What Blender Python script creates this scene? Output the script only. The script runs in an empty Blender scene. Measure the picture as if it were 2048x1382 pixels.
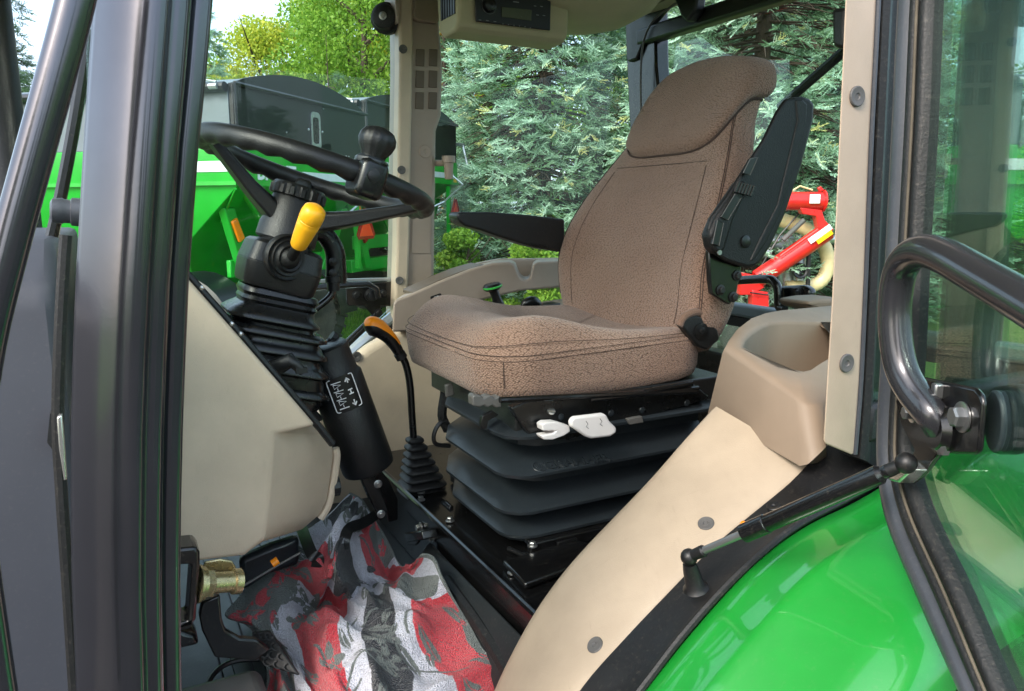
import bpy, bmesh, math, random
import numpy as np
from mathutils import Vector, Matrix, noise
random.seed(7); RNG = np.random.default_rng(11)
S = bpy.context.scene
COL = S.collection
# ---------------------------------------------------------------- camera model and the tractor's own axes
F = 1500.0; PITCH = math.radians(10.24); CZ = 2.0
cP, sP = math.cos(PITCH), math.sin(PITCH)
YAW = math.radians(28)
RA = Vector((math.cos(YAW), math.sin(YAW), 0))      # towards the tractor's rear
LB = Vector((-math.sin(YAW), math.cos(YAW), 0))     # towards the tractor's right side
UP = Vector((0, 0, 1))
CAM = Vector((0, 0, CZ))
def ray(x, y):
    u = (x-1024)/F; v = -(y-691)/F
    return Vector((u, cP+v*sP, -sP+v*cP))
def pplane(x, y, n, d):
    r = ray(x, y); return CAM + r*((d - n.dot(CAM))/n.dot(r))
def pb(x, y, b): return pplane(x, y, LB, b)
def pa(x, y, a): return pplane(x, y, RA, a)
def pz(x, y, z): return pplane(x, y, UP, z)
def py_(x, y, Y): return pplane(x, y, Vector((0, 1, 0)), Y)
def T(a, b, z): return RA*a + LB*b + UP*z
ND = Vector((.9985, -.055, 0)); DD = .4067                # plane of the opened door
def pd(x, y, off=0.0): return pplane(x, y, ND, DD+off)
def lin(c):
    def f(v):
        v /= 255.0
        return v/12.92 if v <= .04045 else ((v+.055)/1.055)**2.4
    return (f(c[0]), f(c[1]), f(c[2]), 1)
# ---------------------------------------------------------------- materials
M = {}
def nodes(name):
    m = bpy.data.materials.new(name); m.use_nodes = True
    nt = m.node_tree; nt.nodes.clear()
    o = nt.nodes.new('ShaderNodeOutputMaterial')
    return m, nt, o
def N(nt, t, **k):
    n = nt.nodes.new(t)
    for a, v in k.items():
        if a.startswith('i_'): n.inputs[a[2:].replace('_', ' ')].default_value = v
        else: setattr(n, a, v)
    return n
def ramp(nt, stops):
    r = nt.nodes.new('ShaderNodeValToRGB'); e = r.color_ramp.elements
    while len(e) < len(stops): e.new(.5)
    for i, (p, c) in enumerate(stops):
        e[i].position = p; e[i].color = c
    return r
def mat(name, col, rough=.5, metal=0., bump=0., bscale=600., var=.06, vscale=9., coat=0., rvar=.08, spec=.5, dust=0., scuff=0.):
    m, nt, o = nodes(name); L = nt.links.new
    p = N(nt, 'ShaderNodeBsdfPrincipled'); L(p.outputs[0], o.inputs[0])
    tc = N(nt, 'ShaderNodeTexCoord')
    n1 = N(nt, 'ShaderNodeTexNoise', i_Scale=vscale, i_Detail=6., i_Roughness=.6); L(tc.outputs['Object'], n1.inputs['Vector'])
    c = lin(col)
    lo = tuple(x*(1-var*1.6) for x in c[:3])+(1,); hi = tuple(min(1, x*(1+var)) for x in c[:3])+(1,)
    r = ramp(nt, [(.3, lo), (.7, hi)]); L(n1.outputs[0], r.inputs[0])
    out = r.outputs[0]
    if dust > 0:
        n3 = N(nt, 'ShaderNodeTexNoise', i_Scale=160., i_Detail=5., i_Roughness=.75); L(tc.outputs['Object'], n3.inputs['Vector'])
        r3 = ramp(nt, [(.55, (0, 0, 0, 1)), (.75, (dust, dust, dust, 1))]); L(n3.outputs[0], r3.inputs[0])
        mx = N(nt, 'ShaderNodeMix', data_type='RGBA'); L(r3.outputs[0], mx.inputs[0]); L(out, mx.inputs[6]); mx.inputs[7].default_value = lin((150, 140, 125))
        out = mx.outputs[2]
    if scuff > 0:
        for sc_, off in (((2, 60, 9), 0.), ((45, 3, 20), 4.)):
            mp = N(nt, 'ShaderNodeMapping'); mp.inputs['Scale'].default_value = sc_; mp.inputs['Location'].default_value = (off, off, off); mp.inputs['Rotation'].default_value = (.4, .7, .3+off); L(tc.outputs['Object'], mp.inputs[0])
            n5 = N(nt, 'ShaderNodeTexNoise', i_Scale=2.6, i_Detail=6., i_Roughness=.7); L(mp.outputs[0], n5.inputs['Vector'])
            r5 = ramp(nt, [(.60, (0, 0, 0, 1)), (.74, (scuff, scuff, scuff, 1))]); L(n5.outputs[0], r5.inputs[0])
            mx = N(nt, 'ShaderNodeMix', data_type='RGBA'); L(r5.outputs[0], mx.inputs[0]); L(out, mx.inputs[6]); mx.inputs[7].default_value = tuple(x*.45 for x in c[:3])+(1,)
            out = mx.outputs[2]
    L(out, p.inputs['Base Color'])
    mr = N(nt, 'ShaderNodeMapRange'); mr.inputs[3].default_value = max(.02, rough-rvar); mr.inputs[4].default_value = min(1, rough+rvar)
    n4 = N(nt, 'ShaderNodeTexNoise', i_Scale=vscale*2.7, i_Detail=5.); L(tc.outputs['Object'], n4.inputs['Vector'])
    L(n4.outputs[0], mr.inputs[0]); L(mr.outputs[0], p.inputs['Roughness'])
    p.inputs['Metallic'].default_value = metal; p.inputs['Specular IOR Level'].default_value = spec
    p.inputs['Coat Weight'].default_value = coat; p.inputs['Coat Roughness'].default_value = .06
    if bump > 0:
        n2 = N(nt, 'ShaderNodeTexNoise', i_Scale=bscale, i_Detail=2.); L(tc.outputs['Object'], n2.inputs['Vector'])
        b = N(nt, 'ShaderNodeBump', i_Strength=bump, i_Distance=.002); L(n2.outputs[0], b.inputs['Height']); L(b.outputs[0], p.inputs['Normal'])
    M[name] = m; return m
mat('tan', (198, 180, 157), .42, bump=.22, bscale=620, var=.07, spec=.5, dust=.06, scuff=.14)
mat('tan_pillar', (180, 160, 139), .42, bump=.2, bscale=620, var=.06, dust=.06, scuff=.12)
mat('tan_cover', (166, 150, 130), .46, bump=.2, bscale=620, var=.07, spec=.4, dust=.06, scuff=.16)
mat('taupe', (158, 142, 128), .42, bump=.12, bscale=900, var=.05)
mat('taupe_box', (138, 121, 104), .55, spec=.35, dust=.03, bump=.10, bscale=900, var=.05)
mat('taupe_dark', (100, 86, 72), .5, bump=.1, bscale=900)
mat('headliner', (178, 170, 138), .7, bump=.3, bscale=500, var=.05)
mat('plastic', (24, 25, 26), .38, bump=.35, bscale=520, var=.12, dust=.06)
mat('armrest_black', (22, 22, 23), .42, spec=.35, bump=.5, bscale=420, var=.12, dust=.05)
mat('plastic_smooth', (18, 19, 20), .28, bump=.06, bscale=700, var=.12, dust=.05)
mat('bellows', (34, 39, 43), .33, bump=.12, bscale=700, var=.10, dust=.07)
mat('paint_black', (14, 14, 15), .24, bump=.05, bscale=300, var=.15, coat=.25, dust=.10, scuff=.0)
mat('pillar_metal', (90, 90, 96), .17, bump=.015, bscale=250, var=.08, coat=.1, rvar=.04, metal=.85, spec=.6, dust=.04)
mat('bar_black', (58, 58, 62), .25, bump=.03, bscale=250, var=.12, coat=.4, rvar=.06, metal=.5, dust=.05)
mat('rubber', (18, 19, 20), .55, bump=.3, bscale=300, var=.2, dust=.16)
mat('seal', (62, 65, 71), .36, bump=.1, bscale=300, var=.12, dust=.12)
mat('hood', (56, 58, 66), .55, bump=.05, var=.05, dust=.06)
mat('yellow', (246, 176, 30), .36, bump=.05, var=.04)
mat('orange', (240, 138, 12), .36, var=.05)
mat('amber', (235, 130, 20), .2, var=.05)
mat('lamp_red', (150, 24, 24), .25)
mat('green', (22, 132, 44), .35, bump=.01, bscale=60, var=.06, coat=1., rvar=.05, dust=.07, scuff=.10)
mat('green_ring', (60, 170, 70), .35)
mat('cart_green', (26, 158, 46), .32, var=.10, vscale=2.2, coat=.2, dust=.05)
mat('cart_black', (13, 18, 23), .42, var=.25, vscale=1.5, coat=.1, dust=.05)
mat('tarp', (98, 110, 116), .55, var=.10, vscale=2., dust=.1)
mat('galv', (185, 192, 196), .3, metal=.75, var=.08)
mat('decal_silver', (205, 214, 218), .4, var=.04)
mat('steel', (165, 165, 165), .3, metal=.9, var=.1, dust=.1)
mat('zinc', (205, 205, 200), .26, metal=.85, var=.1)
mat('brass', (190, 174, 132), .28, metal=.85, var=.18, vscale=60., dust=.15)
mat('white_lever', (214, 208, 206), .42, var=.04)
mat('print_white', (228, 228, 228), .5, var=.02)
mat('print_grey', (120, 122, 124), .5, var=.02)
mat('label_black', (16, 16, 17), .35, var=.05)
mat('lcd', (78, 84, 66), .25, var=.03)
mat('grip_grey', (84, 82, 80), .5, bump=.2, var=.08)
mat('red', (205, 34, 30), .3, var=.08, coat=.3, dust=.05)
mat('hose', (216, 200, 150), .35, var=.08)
mat('tyre', (62, 61, 58), .8, bump=.6, bscale=120, var=.25, dust=.3)
mat('trunk', (70, 58, 48), .9, bump=.8, bscale=30, var=.3)
mat('twig', (112, 98, 82), .9, var=.2)
mat('smv', (238, 70, 32), .35, var=.03)
mat('thread', (64, 48, 41), .8)
mat('mat_floor', (30, 34, 36), .42, bump=.1, var=.12, dust=.12)
mat('dirt', (92, 84, 72), .9, bump=.5, bscale=90, var=.3)
mat('cord', (14, 14, 15), .4)
mat('reflector_yellow', (240, 190, 20), .3)
mat('rail_black', (19, 19, 20), .45, bump=.1, bscale=200, var=.2, dust=.10)
def glass(name, tint, refl=1.0, rough=0.0, dust=.0):
    m, nt, o = nodes(name); L = nt.links.new
    t = N(nt, 'ShaderNodeBsdfTransparent'); t.inputs[0].default_value = tint
    g = N(nt, 'ShaderNodeBsdfGlossy'); g.inputs['Roughness'].default_value = rough; g.inputs[0].default_value = (.95, 1, .97, 1)
    fr = N(nt, 'ShaderNodeFresnel', i_IOR=1.45)
    mu = N(nt, 'ShaderNodeMath', operation='MULTIPLY'); mu.inputs[1].default_value = refl; L(fr.outputs[0], mu.inputs[0])
    mx = N(nt, 'ShaderNodeMixShader'); L(mu.outputs[0], mx.inputs[0]); L(t.outputs[0], mx.inputs[1]); L(g.outputs[0], mx.inputs[2])
    if dust > 0:
        tc = N(nt, 'ShaderNodeTexCoord')
        n1 = N(nt, 'ShaderNodeTexNoise', i_Scale=6., i_Detail=8., i_Roughness=.7); L(tc.outputs['Object'], n1.inputs['Vector'])
        v = N(nt, 'ShaderNodeTexVoronoi', i_Scale=120.); L(tc.outputs['Object'], v.inputs['Vector'])
        r1 = ramp(nt, [(.4, (0, 0, 0, 1)), (.8, (dust, dust, dust, 1))]); L(n1.outputs[0], r1.inputs[0])
        r2 = ramp(nt, [(.03, (dust*5, dust*5, dust*5, 1)), (.07, (0, 0, 0, 1))]); L(v.outputs['Distance'], r2.inputs[0])
        ad = N(nt, 'ShaderNodeMath', operation='ADD', use_clamp=True); L(r1.outputs[0], ad.inputs[0]); L(r2.outputs[0], ad.inputs[1])
        df = N(nt, 'ShaderNodeBsdfDiffuse'); df.inputs[0].default_value = lin((190, 195, 185))
        m2 = N(nt, 'ShaderNodeMixShader'); L(ad.outputs[0], m2.inputs[0]); L(mx.outputs[0], m2.inputs[1]); L(df.outputs[0], m2.inputs[2]); mx = m2
    L(mx.outputs[0], o.inputs[0]); M[name] = m
glass('glass', (.95, 1, .975, 1), .35, dust=.010)
glass('glass_door', (.88, .97, .92, 1), .62, dust=.012)
glass('glass_side', (.84, .95, .89, 1), .06, dust=.008)
glass('glass_rear', (.95, 1, .975, 1), .10)
def fabric():
    m, nt, o = nodes('fabric'); L = nt.links.new
    p = N(nt, 'ShaderNodeBsdfPrincipled'); L(p.outputs[0], o.inputs[0])
    tc = N(nt, 'ShaderNodeTexCoord')
    wv = N(nt, 'ShaderNodeAttribute', attribute_name='weave')     # lengths measured along the cloth
    mp = N(nt, 'ShaderNodeMapping'); mp.inputs['Rotation'].default_value = (0, 0, .62); mp.inputs['Scale'].default_value = (1, 1.35, 1); L(wv.outputs['Vector'], mp.inputs[0])
    v = N(nt, 'ShaderNodeTexVoronoi', i_Scale=200., i_Randomness=.6); v.voronoi_dimensions = '2D'; L(mp.outputs[0], v.inputs['Vector'])
    n = N(nt, 'ShaderNodeTexNoise', i_Scale=420., i_Detail=3.); L(tc.outputs['Object'], n.inputs['Vector'])
    r = ramp(nt, [(.0, lin((166, 140, 123))), (.4, lin((148, 121, 105))), (.76, lin((96, 75, 63)))]); L(v.outputs['Distance'], r.inputs[0])
    n2 = N(nt, 'ShaderNodeTexNoise', i_Scale=5., i_Detail=5.); L(tc.outputs['Object'], n2.inputs['Vector'])
    r2 = ramp(nt, [(.3, (.84, .78, .76, 1)), (.7, (1.0, 1.0, 1.0, 1))]); L(n2.outputs[0], r2.inputs[0])
    mx = N(nt, 'ShaderNodeMix', data_type='RGBA', blend_type='MULTIPLY'); mx.inputs[0].default_value = 1; L(r.outputs[0], mx.inputs[6]); L(r2.outputs[0], mx.inputs[7])
    L(mx.outputs[2], p.inputs['Base Color'])
    p.inputs['Roughness'].default_value = .9; p.inputs['Sheen Weight'].default_value = .25; p.inputs['Sheen Roughness'].default_value = .4; p.inputs['Specular IOR Level'].default_value = .2
    ad = N(nt, 'ShaderNodeMath', operation='MULTIPLY_ADD'); ad.inputs[1].default_value = -1; L(v.outputs['Distance'], ad.inputs[0]); L(n.outputs[0], ad.inputs[2])
    b = N(nt, 'ShaderNodeBump', i_Strength=.8, i_Distance=.003); L(ad.outputs[0], b.inputs['Height']); L(b.outputs[0], p.inputs['Normal'])
    M['fabric'] = m
fabric()
def attr_mat(name, stops, rough=.7, trans=.3, bump=0):
    """colour chosen along a ramp by the face attribute 'tint'"""
    m, nt, o = nodes(name); L = nt.links.new
    a = N(nt, 'ShaderNodeAttribute', attribute_name='tint')
    r = ramp(nt, stops); L(a.outputs['Fac'], r.inputs[0])
    d = N(nt, 'ShaderNodeBsdfPrincipled'); L(r.outputs[0], d.inputs['Base Color']); d.inputs['Roughness'].default_value = rough; d.inputs['Specular IOR Level'].default_value = .3
    t = N(nt, 'ShaderNodeBsdfTranslucent'); L(r.outputs[0], t.inputs[0])
    mx = N(nt, 'ShaderNodeMixShader'); mx.inputs[0].default_value = trans; L(d.outputs[0], mx.inputs[1]); L(t.outputs[0], mx.inputs[2]); L(mx.outputs[0], o.inputs[0])
    M[name] = m
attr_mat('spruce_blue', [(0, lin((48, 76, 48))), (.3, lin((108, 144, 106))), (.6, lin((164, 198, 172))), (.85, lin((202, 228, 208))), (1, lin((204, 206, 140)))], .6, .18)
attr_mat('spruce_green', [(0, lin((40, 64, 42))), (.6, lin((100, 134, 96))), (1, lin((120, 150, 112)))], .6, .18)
attr_mat('leaf_green', [(0, lin((64, 106, 36))), (.5, lin((118, 158, 54))), (1, lin((168, 192, 78)))], .5, .4)
attr_mat('leaf_yellow', [(0, lin((92, 132, 42))), (.5, lin((170, 186, 66))), (1, lin((234, 206, 72)))], .5, .4)
attr_mat('leaf_orange', [(0, lin((110, 120, 50))), (.5, lin((186, 150, 60))), (1, lin((222, 150, 60)))], .5, .4)
attr_mat('blade', [(0, lin((62, 108, 30))), (.5, lin((96, 148, 44))), (1, lin((150, 186, 80)))], .5, .35)
# ---------------------------------------------------------------- mesh builder
class MB:
    def __init__(s): s.v = []; s.f = []; s.m = []
    def add(s, vs, fs, mi=0):
        k = len(s.v); s.v += [Vector(v) for v in vs]
        for f in fs: s.f.append([i+k for i in f]); s.m.append(mi)
        return s
    def prism(s, pts, ext, mi=0):
        n = len(pts); pts = [Vector(p) for p in pts]
        if not isinstance(ext, (list, tuple)): ext = [ext]*n
        vs = pts+[p+e for p, e in zip(pts, ext)]
        fs = [list(range(n))[::-1], list(range(n, 2*n))]+[[i, (i+1) % n, (i+1) % n+n, i+n] for i in range(n)]
        return s.add(vs, fs, mi)
    def box(s, c, x, y, z, mi=0):
        c = Vector(c)
        vs = [c+x*i+y*j+z*k for i in (-1, 1) for j in (-1, 1) for k in (-1, 1)]
        return s.add(vs, [(0, 1, 3, 2), (4, 6, 7, 5), (0, 4, 5, 1), (2, 3, 7, 6), (0, 2, 6, 4), (1, 5, 7, 3)], mi)
    def loft(s, rings, mi=0, caps=(True, True), closed=False, wrap=True):
        n = len(rings[0]); vs = [p for r in rings for p in r]; fs = []
        R = len(rings)
        for i in range(R if closed else R-1):
            for j in range(n if wrap else n-1):
                a = i*n+j; b = i*n+(j+1) % n; c = ((i+1) % R)*n+(j+1) % n; d = ((i+1) % R)*n+j
                fs.append((a, b, c, d))
        if not closed and caps[0]: fs.append(tuple(range(n))[::-1])
        if not closed and caps[1]: fs.append(tuple(range((R-1)*n, R*n)))
        return s.add(vs, fs, mi)
    def tube(s, pts, r, n=10, mi=0, closed=False, caps=True, sq=1.0, ref=None):
        pts = [Vector(p) for p in pts]; L = len(pts)
        rs = r if isinstance(r, (list, tuple)) else [r]*L
        up = None; rings = []
        for i, p in enumerate(pts):
            a = pts[(i-1) % L] if (closed or i > 0) else p
            b = pts[(i+1) % L] if (closed or i < L-1) else p
            t = (b-a).normalized()
            if up is None:
                up = Vector(ref) if ref is not None else (Vector((0, 0, 1)) if abs(t.z) < .9 else Vector((1, 0, 0)))
            up = (up-t*up.dot(t)).normalized(); si = t.cross(up)
            rings.append([p+(up*math.sin(2*math.pi*k/n)+si*math.cos(2*math.pi*k/n)*sq)*rs[i] for k in range(n)])
        return s.loft(rings, mi, (caps, caps), closed)
    def lathe(s, o, ax, prof, n=24, mi=0, ripple=None):
        o = Vector(o); ax = Vector(ax).normalized()
        x = ax.orthogonal().normalized(); y = ax.cross(x); rings = []
        for h, r in prof:
            rings.append([o+ax*h+(x*math.cos(2*math.pi*k/n)+y*math.sin(2*math.pi*k/n))*max(r, 1e-5)*(ripple(k, h) if ripple else 1) for k in range(n)])
        return s.loft(rings, mi)
    def sphere(s, c, r, n=14, mi=0, sc=(1, 1, 1)):
        c = Vector(c); m = n//2+1
        rings = [[c+Vector((math.cos(2*math.pi*k/n)*math.sin(math.pi*(i+.02)/(m+.04))*sc[0], math.sin(2*math.pi*k/n)*math.sin(math.pi*(i+.02)/(m+.04))*sc[1], -math.cos(math.pi*(i+.02)/(m+.04))*sc[2]))*r for k in range(n)] for i in range(m+1)]
        return s.loft(rings, mi)
    def text(s, txt, size, o, x, y, depth=.001, mi=0, bold=0.0):
        cu = bpy.data.curves.new('t', 'FONT'); cu.body = txt; cu.size = size; cu.extrude = depth; cu.offset = bold; cu.align_x = 'CENTER'; cu.align_y = 'CENTER'; cu.resolution_u = 2
        ob = bpy.data.objects.new('t', cu); COL.objects.link(ob)
        bpy.context.view_layer.update()
        me = bpy.data.meshes.new_from_object(ob.evaluated_get(bpy.context.evaluated_depsgraph_get()))
        x = Vector(x).normalized(); y = Vector(y).normalized(); z = x.cross(y); o = Vector(o)
        s.add([o+x*v.co.x+y*v.co.y+z*v.co.z for v in me.vertices], [tuple(p.vertices) for p in me.polygons], mi)
        bpy.data.objects.remove(ob); bpy.data.meshes.remove(me); bpy.data.curves.remove(cu)
        return s
    def build(s, name, mats, parent=None, bevel=0., seg=2, smooth=35, sub=0, ang=30):
        me = bpy.data.meshes.new(name); me.from_pydata([tuple(v) for v in s.v], [], s.f); me.validate()
        if not isinstance(mats, (list, tuple)): mats = [mats]
        for q in mats: me.materials.append(M[q])
        if len(me.polygons) == len(s.m): me.polygons.foreach_set('material_index', s.m)
        bm = bmesh.new(); bm.from_mesh(me); bmesh.ops.recalc_face_normals(bm, faces=bm.faces); bm.to_mesh(me); bm.free()
        if smooth:
            me.shade_smooth(); me.set_sharp_from_angle(angle=math.radians(smooth if not bevel else 50))
        o = bpy.data.objects.new(name, me); COL.objects.link(o)
        if bevel:
            b = o.modifiers.new('bevel', 'BEVEL'); b.width = bevel; b.segments = seg; b.limit_method = 'ANGLE'; b.angle_limit = math.radians(ang)
        if sub:
            q = o.modifiers.new('sub', 'SUBSURF'); q.levels = sub; q.render_levels = sub
        if parent is not None: adopt(o, parent)
        return o
def adopt(o, parent):
    o.parent = parent; o.matrix_parent_inverse = Matrix.Translation(world_loc(parent)).inverted()
def world_loc(o):
    v = Vector(o.location)
    return v
def tag(o, label=None, cat=None, group=None, kind=None):
    for k, v in (('label', label), ('category', cat), ('group', group), ('kind', kind)):
        if v: o[k] = v
    return o
def thing(name, label, cat, loc, group=None):
    e = bpy.data.objects.new(name, None); COL.objects.link(e); e.location = loc; e.empty_display_size = .1
    return tag(e, label, cat, group)
def smoothpath(pts, k=6, closed=False):
    pts = [Vector(p) for p in pts]; n = len(pts); out = []
    rng = n if closed else n-1
    for i in range(rng):
        p0 = pts[(i-1) % n] if (closed or i > 0) else pts[0]*2-pts[1]
        p1 = pts[i]; p2 = pts[(i+1) % n]
        p3 = pts[(i+2) % n] if (closed or i+2 < n) else pts[-1]*2-pts[-2]
        for j in range(k):
            t = j/k
            out.append(.5*((2*p1)+(p2-p0)*t+(2*p0-5*p1+4*p2-p3)*t*t+(3*p1-p0-3*p2+p3)*t**3))
    if not closed: out.append(pts[-1])
    return out
def rrect(c, x, y, hx, hy, r, n=6):
    out = []
    for sx, sy, a0 in ((1, 1, 0), (-1, 1, 90), (-1, -1, 180), (1, -1, 270)):
        for k in range(n+1):
            a = math.radians(a0+90*k/n)
            out.append(c+x*(sx*(hx-r)+r*math.cos(a))+y*(sy*(hy-r)+r*math.sin(a)))
    return out
def px(fn, pts, *a): return [fn(x, y, *a) for x, y in pts]
def bolt(mb, p, n, r=.008, h=.006, mi=0, washer=True, sides=6):
    """hexagon bolt head with a washer"""
    n = Vector(n).normalized(); p = Vector(p)
    if washer: mb.lathe(p, n, [(0, r*1.45), (.0015, r*1.45), (.002, r*1.3)], 16, mi)
    mb.lathe(p+n*.0018, n, [(0, r), (h*.8, r), (h, r*.8)], sides, mi)
    return mb
from mathutils.bvhtree import BVHTree
BVH = {}
def hit(o, x, y):
    """point and outward normal where the line of sight through a photo pixel meets a mesh"""
    if o.name not in BVH: BVH[o.name] = BVHTree.FromPolygons([v.co for v in o.data.vertices], [tuple(p.vertices) for p in o.data.polygons])
    r = ray(x, y).normalized(); p, n, i, d = BVH[o.name].ray_cast(CAM, r)
    if p is None: return None, None
    return p, (n if n.dot(r) < 0 else -n)
def screw_cap(p, n, r, name, parent, m='grip_grey'):
    """flat round trim screw with a rim and a socket"""
    mb = MB(); n = Vector(n).normalized()
    mb.lathe(Vector(p)-n*.002, n, [(0, r), (.004, r), (.0052, r*.9), (.0048, r*.62), (.0042, r*.42), (.0044, r*.36), (.0030, r*.26), (.0030, r*.01)], 24)
    return mb.build(name, m, parent)
# ================================================================ surroundings
def tri_mesh(name, tris, tint, m, parent=None):
    n = len(tris); me = bpy.data.meshes.new(name)
    me.vertices.add(n*3); me.vertices.foreach_set('co', tris.reshape(-1).astype(np.float32))
    me.loops.add(n*3); me.loops.foreach_set('vertex_index', np.arange(n*3, dtype=np.int32))
    me.polygons.add(n); me.polygons.foreach_set('loop_start', np.arange(0, n*3, 3, dtype=np.int32))
    me.update(calc_edges=True)
    at = me.attributes.new('tint', 'FLOAT', 'FACE'); at.data.foreach_set('value', tint.astype(np.float32))
    me.materials.append(M[m]); me.update()
    o = bpy.data.objects.new(name, me); COL.objects.link(o)
    if parent is not None: adopt(o, parent)
    return o
def unit(a): return a/np.maximum(np.linalg.norm(a, axis=-1, keepdims=True), 1e-9)
def needle_spray(L=.42, twigs=9, per=19, nl=.031, nw=.016, seed=0):
    """a branch end: finger-like twigs, each a small bottle brush of needles"""
    g = np.random.default_rng(seed); out = []
    for i in range(twigs+1):
        if i == twigs: p0 = np.array([L*.55, 0, .0]); d = np.array([1., g.normal()*.12, .12]); tl = L*.45
        else:
            s = (i+.5)/twigs; side = 1 if i % 2 else -1
            p0 = np.array([L*.72*s, 0, -.02*s]); an = math.radians(50+g.normal()*12)
            d = np.array([math.cos(an), side*math.sin(an), .10+g.normal()*.28]); tl = L*(.46-.2*s)*(.8+.4*g.random())
        d = unit(d); h = unit(np.cross(d, [0, 0, 1.])); w = np.cross(h, d)
        for k in range(per):
            s = k/(per-1); b = p0+d*tl*s; ang = k*2.399+g.random()
            r = h*math.cos(ang)+w*math.sin(ang)
            dirn = unit(d*(.55+.9*s)+r*(1.05-.5*s)); tip = b+dirn*nl*(1.15 if s > .75 else 1)
            sd = unit(np.cross(dirn, r+d*.01))*nw*.5
            out.append([b-sd-d*.008, b+sd+d*.008, tip])
    return np.array(out)
SPRAYS = [needle_spray(seed=k) for k in range(6)]
def spruce_crown(R, H, z0, n, seed, ztop=None, power=.85, fall=0.16):
    g = np.random.default_rng(seed); tris = []; tint = []
    stubs = []
    nb = n//7
    for b in range(nb):
        z = z0+(H-z0)*(1-math.sqrt(1-g.random()*(.995 if ztop is None else min(.995, ztop))))
        rr = R*(1-(z-z0)/(H-z0))**power*(.74+.34*g.random()); az = g.random()*2*math.pi
        if noise.noise(Vector((math.cos(az)*1.6+seed, math.sin(az)*1.6, z*.75))) < -.16 and g.random() < .78: stubs.append((az, z, rr)); continue
        ca, sa = math.cos(az), math.sin(az); lift = .25*rr*g.random()
        stubs.append((az, z, rr))
        for k in range(7):
            s = 1-.66*(k/6)**1.3*g.random()**.4 if k else 1.
            x = rr*s; zz = z-fall*rr*s*s*1.1+lift*s+g.normal()*.06
            lat = g.normal()*.20*x*.5
            yaw = az+g.normal()*.5+(lat*.6); pit = -.06-.5*s*fall+g.normal()*.30
            sp = SPRAYS[g.integers(6)]*(.55+.75*g.random()**1.5)
            ro = g.normal()*.5
            cr, sr = math.cos(ro), math.sin(ro)
            q = sp.copy(); q[..., 1] = sp[..., 1]*cr-sp[..., 2]*sr; q[..., 2] = sp[..., 1]*sr+sp[..., 2]*cr
            cp, sp_ = math.cos(pit), math.sin(pit)
            X = q[..., 0]*cp-q[..., 2]*sp_; Z = q[..., 0]*sp_+q[..., 2]*cp; Y = q[..., 1]
            cy, sy = math.cos(yaw), math.sin(yaw)
            px_, py = x*ca-lat*sa, x*sa+lat*ca
            W = np.stack([X*cy-Y*sy+px_, X*sy+Y*cy+py, Z+zz], -1)
            tris.append(W)
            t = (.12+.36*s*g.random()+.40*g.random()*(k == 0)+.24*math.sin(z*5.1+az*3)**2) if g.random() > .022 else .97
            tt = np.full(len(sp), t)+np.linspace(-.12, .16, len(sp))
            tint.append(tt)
    return np.concatenate(tris), np.clip(np.concatenate(tint), 0, 1), stubs
def spruce(name, label, x, y, R, H, z0, n, seed, m, group='evergreen trees behind the tractor', **k):
    t = thing(name, label, 'tree', (x, y, 0), group)
    tr, ti, stubs = spruce_crown(R, H, z0, n, seed, **k)
    tr = tr+np.array([x, y, 0]); tri_mesh('crown', tr, ti, m, t)
    mb = MB(); mb.tube([(x, y, -.1), (x, y, .6), (x+.03, y, H*.5), (x, y, H*.97)], [R*.09, R*.07, R*.04, .01], 10)
    g = random.Random(seed)
    for az, z, rr in stubs[::2]:
        d = Vector((math.cos(az), math.sin(az), 0))
        mb.tube([Vector((x, y, z+.1*rr)), Vector((x, y, z))+d*rr*.45+UP*.03, Vector((x, y, z-.16*rr))+d*rr*.9], [.024, .014, .005], 4)
        for kk in range(2):
            e = d*math.cos(.5*(kk*2-1))+Vector((-d.y, d.x, 0))*math.sin(.5*(kk*2-1)); q0 = Vector((x, y, z))+d*rr*.45+UP*.03; mb.tube([q0, q0+e*rr*.3-UP*.05*rr, q0+e*rr*.5-UP*.16*rr], [.010, .007, .003], 4)
    mb.build('trunk', 'trunk', t)
    return t
def leaf_crown(cx, cy, z0, H, R, n, leaf, seed, clumps=40, yellow=.0):
    g = np.random.default_rng(seed)
    u = g.random(clumps); zc = z0+(H-z0)*u
    prof = np.sin(np.pi*np.clip(.18+.80*u, 0, 1))**.7
    az = g.random(clumps)*2*np.pi; rr = R*prof*np.sqrt(g.random(clumps)*.8+.2)*.85
    C = np.stack([cx+rr*np.cos(az), cy+rr*np.sin(az), zc], -1); ct = g.random(clumps)
    cs = R*(.20+.20*g.random(clumps))
    idx = g.integers(clumps, size=n)
    d = unit(g.normal(size=(n, 3))); rad = cs[idx]*(g.random(n)**.45)
    P = C[idx]+d*rad[:, None]*np.array([1.15, 1.15, .8])
    a = unit(g.normal(size=(n, 3))+np.array([0, 0, -.4])); b = unit(np.cross(a, g.normal(size=(n, 3))))
    s = leaf*(.6+.8*g.random(n))[:, None]
    t1 = np.stack([P-a*s*.6, P+b*s*.32, P+a*s*.6], 1); t2 = np.stack([P-a*s*.6, P+a*s*.6, P-b*s*.32], 1)
    tint = np.clip(.15+.45*ct[idx]+.3*g.random(n)+yellow*(g.random(n) < .3), 0, 1)
    return np.concatenate([t1, t2]), np.concatenate([tint, tint])
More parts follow.
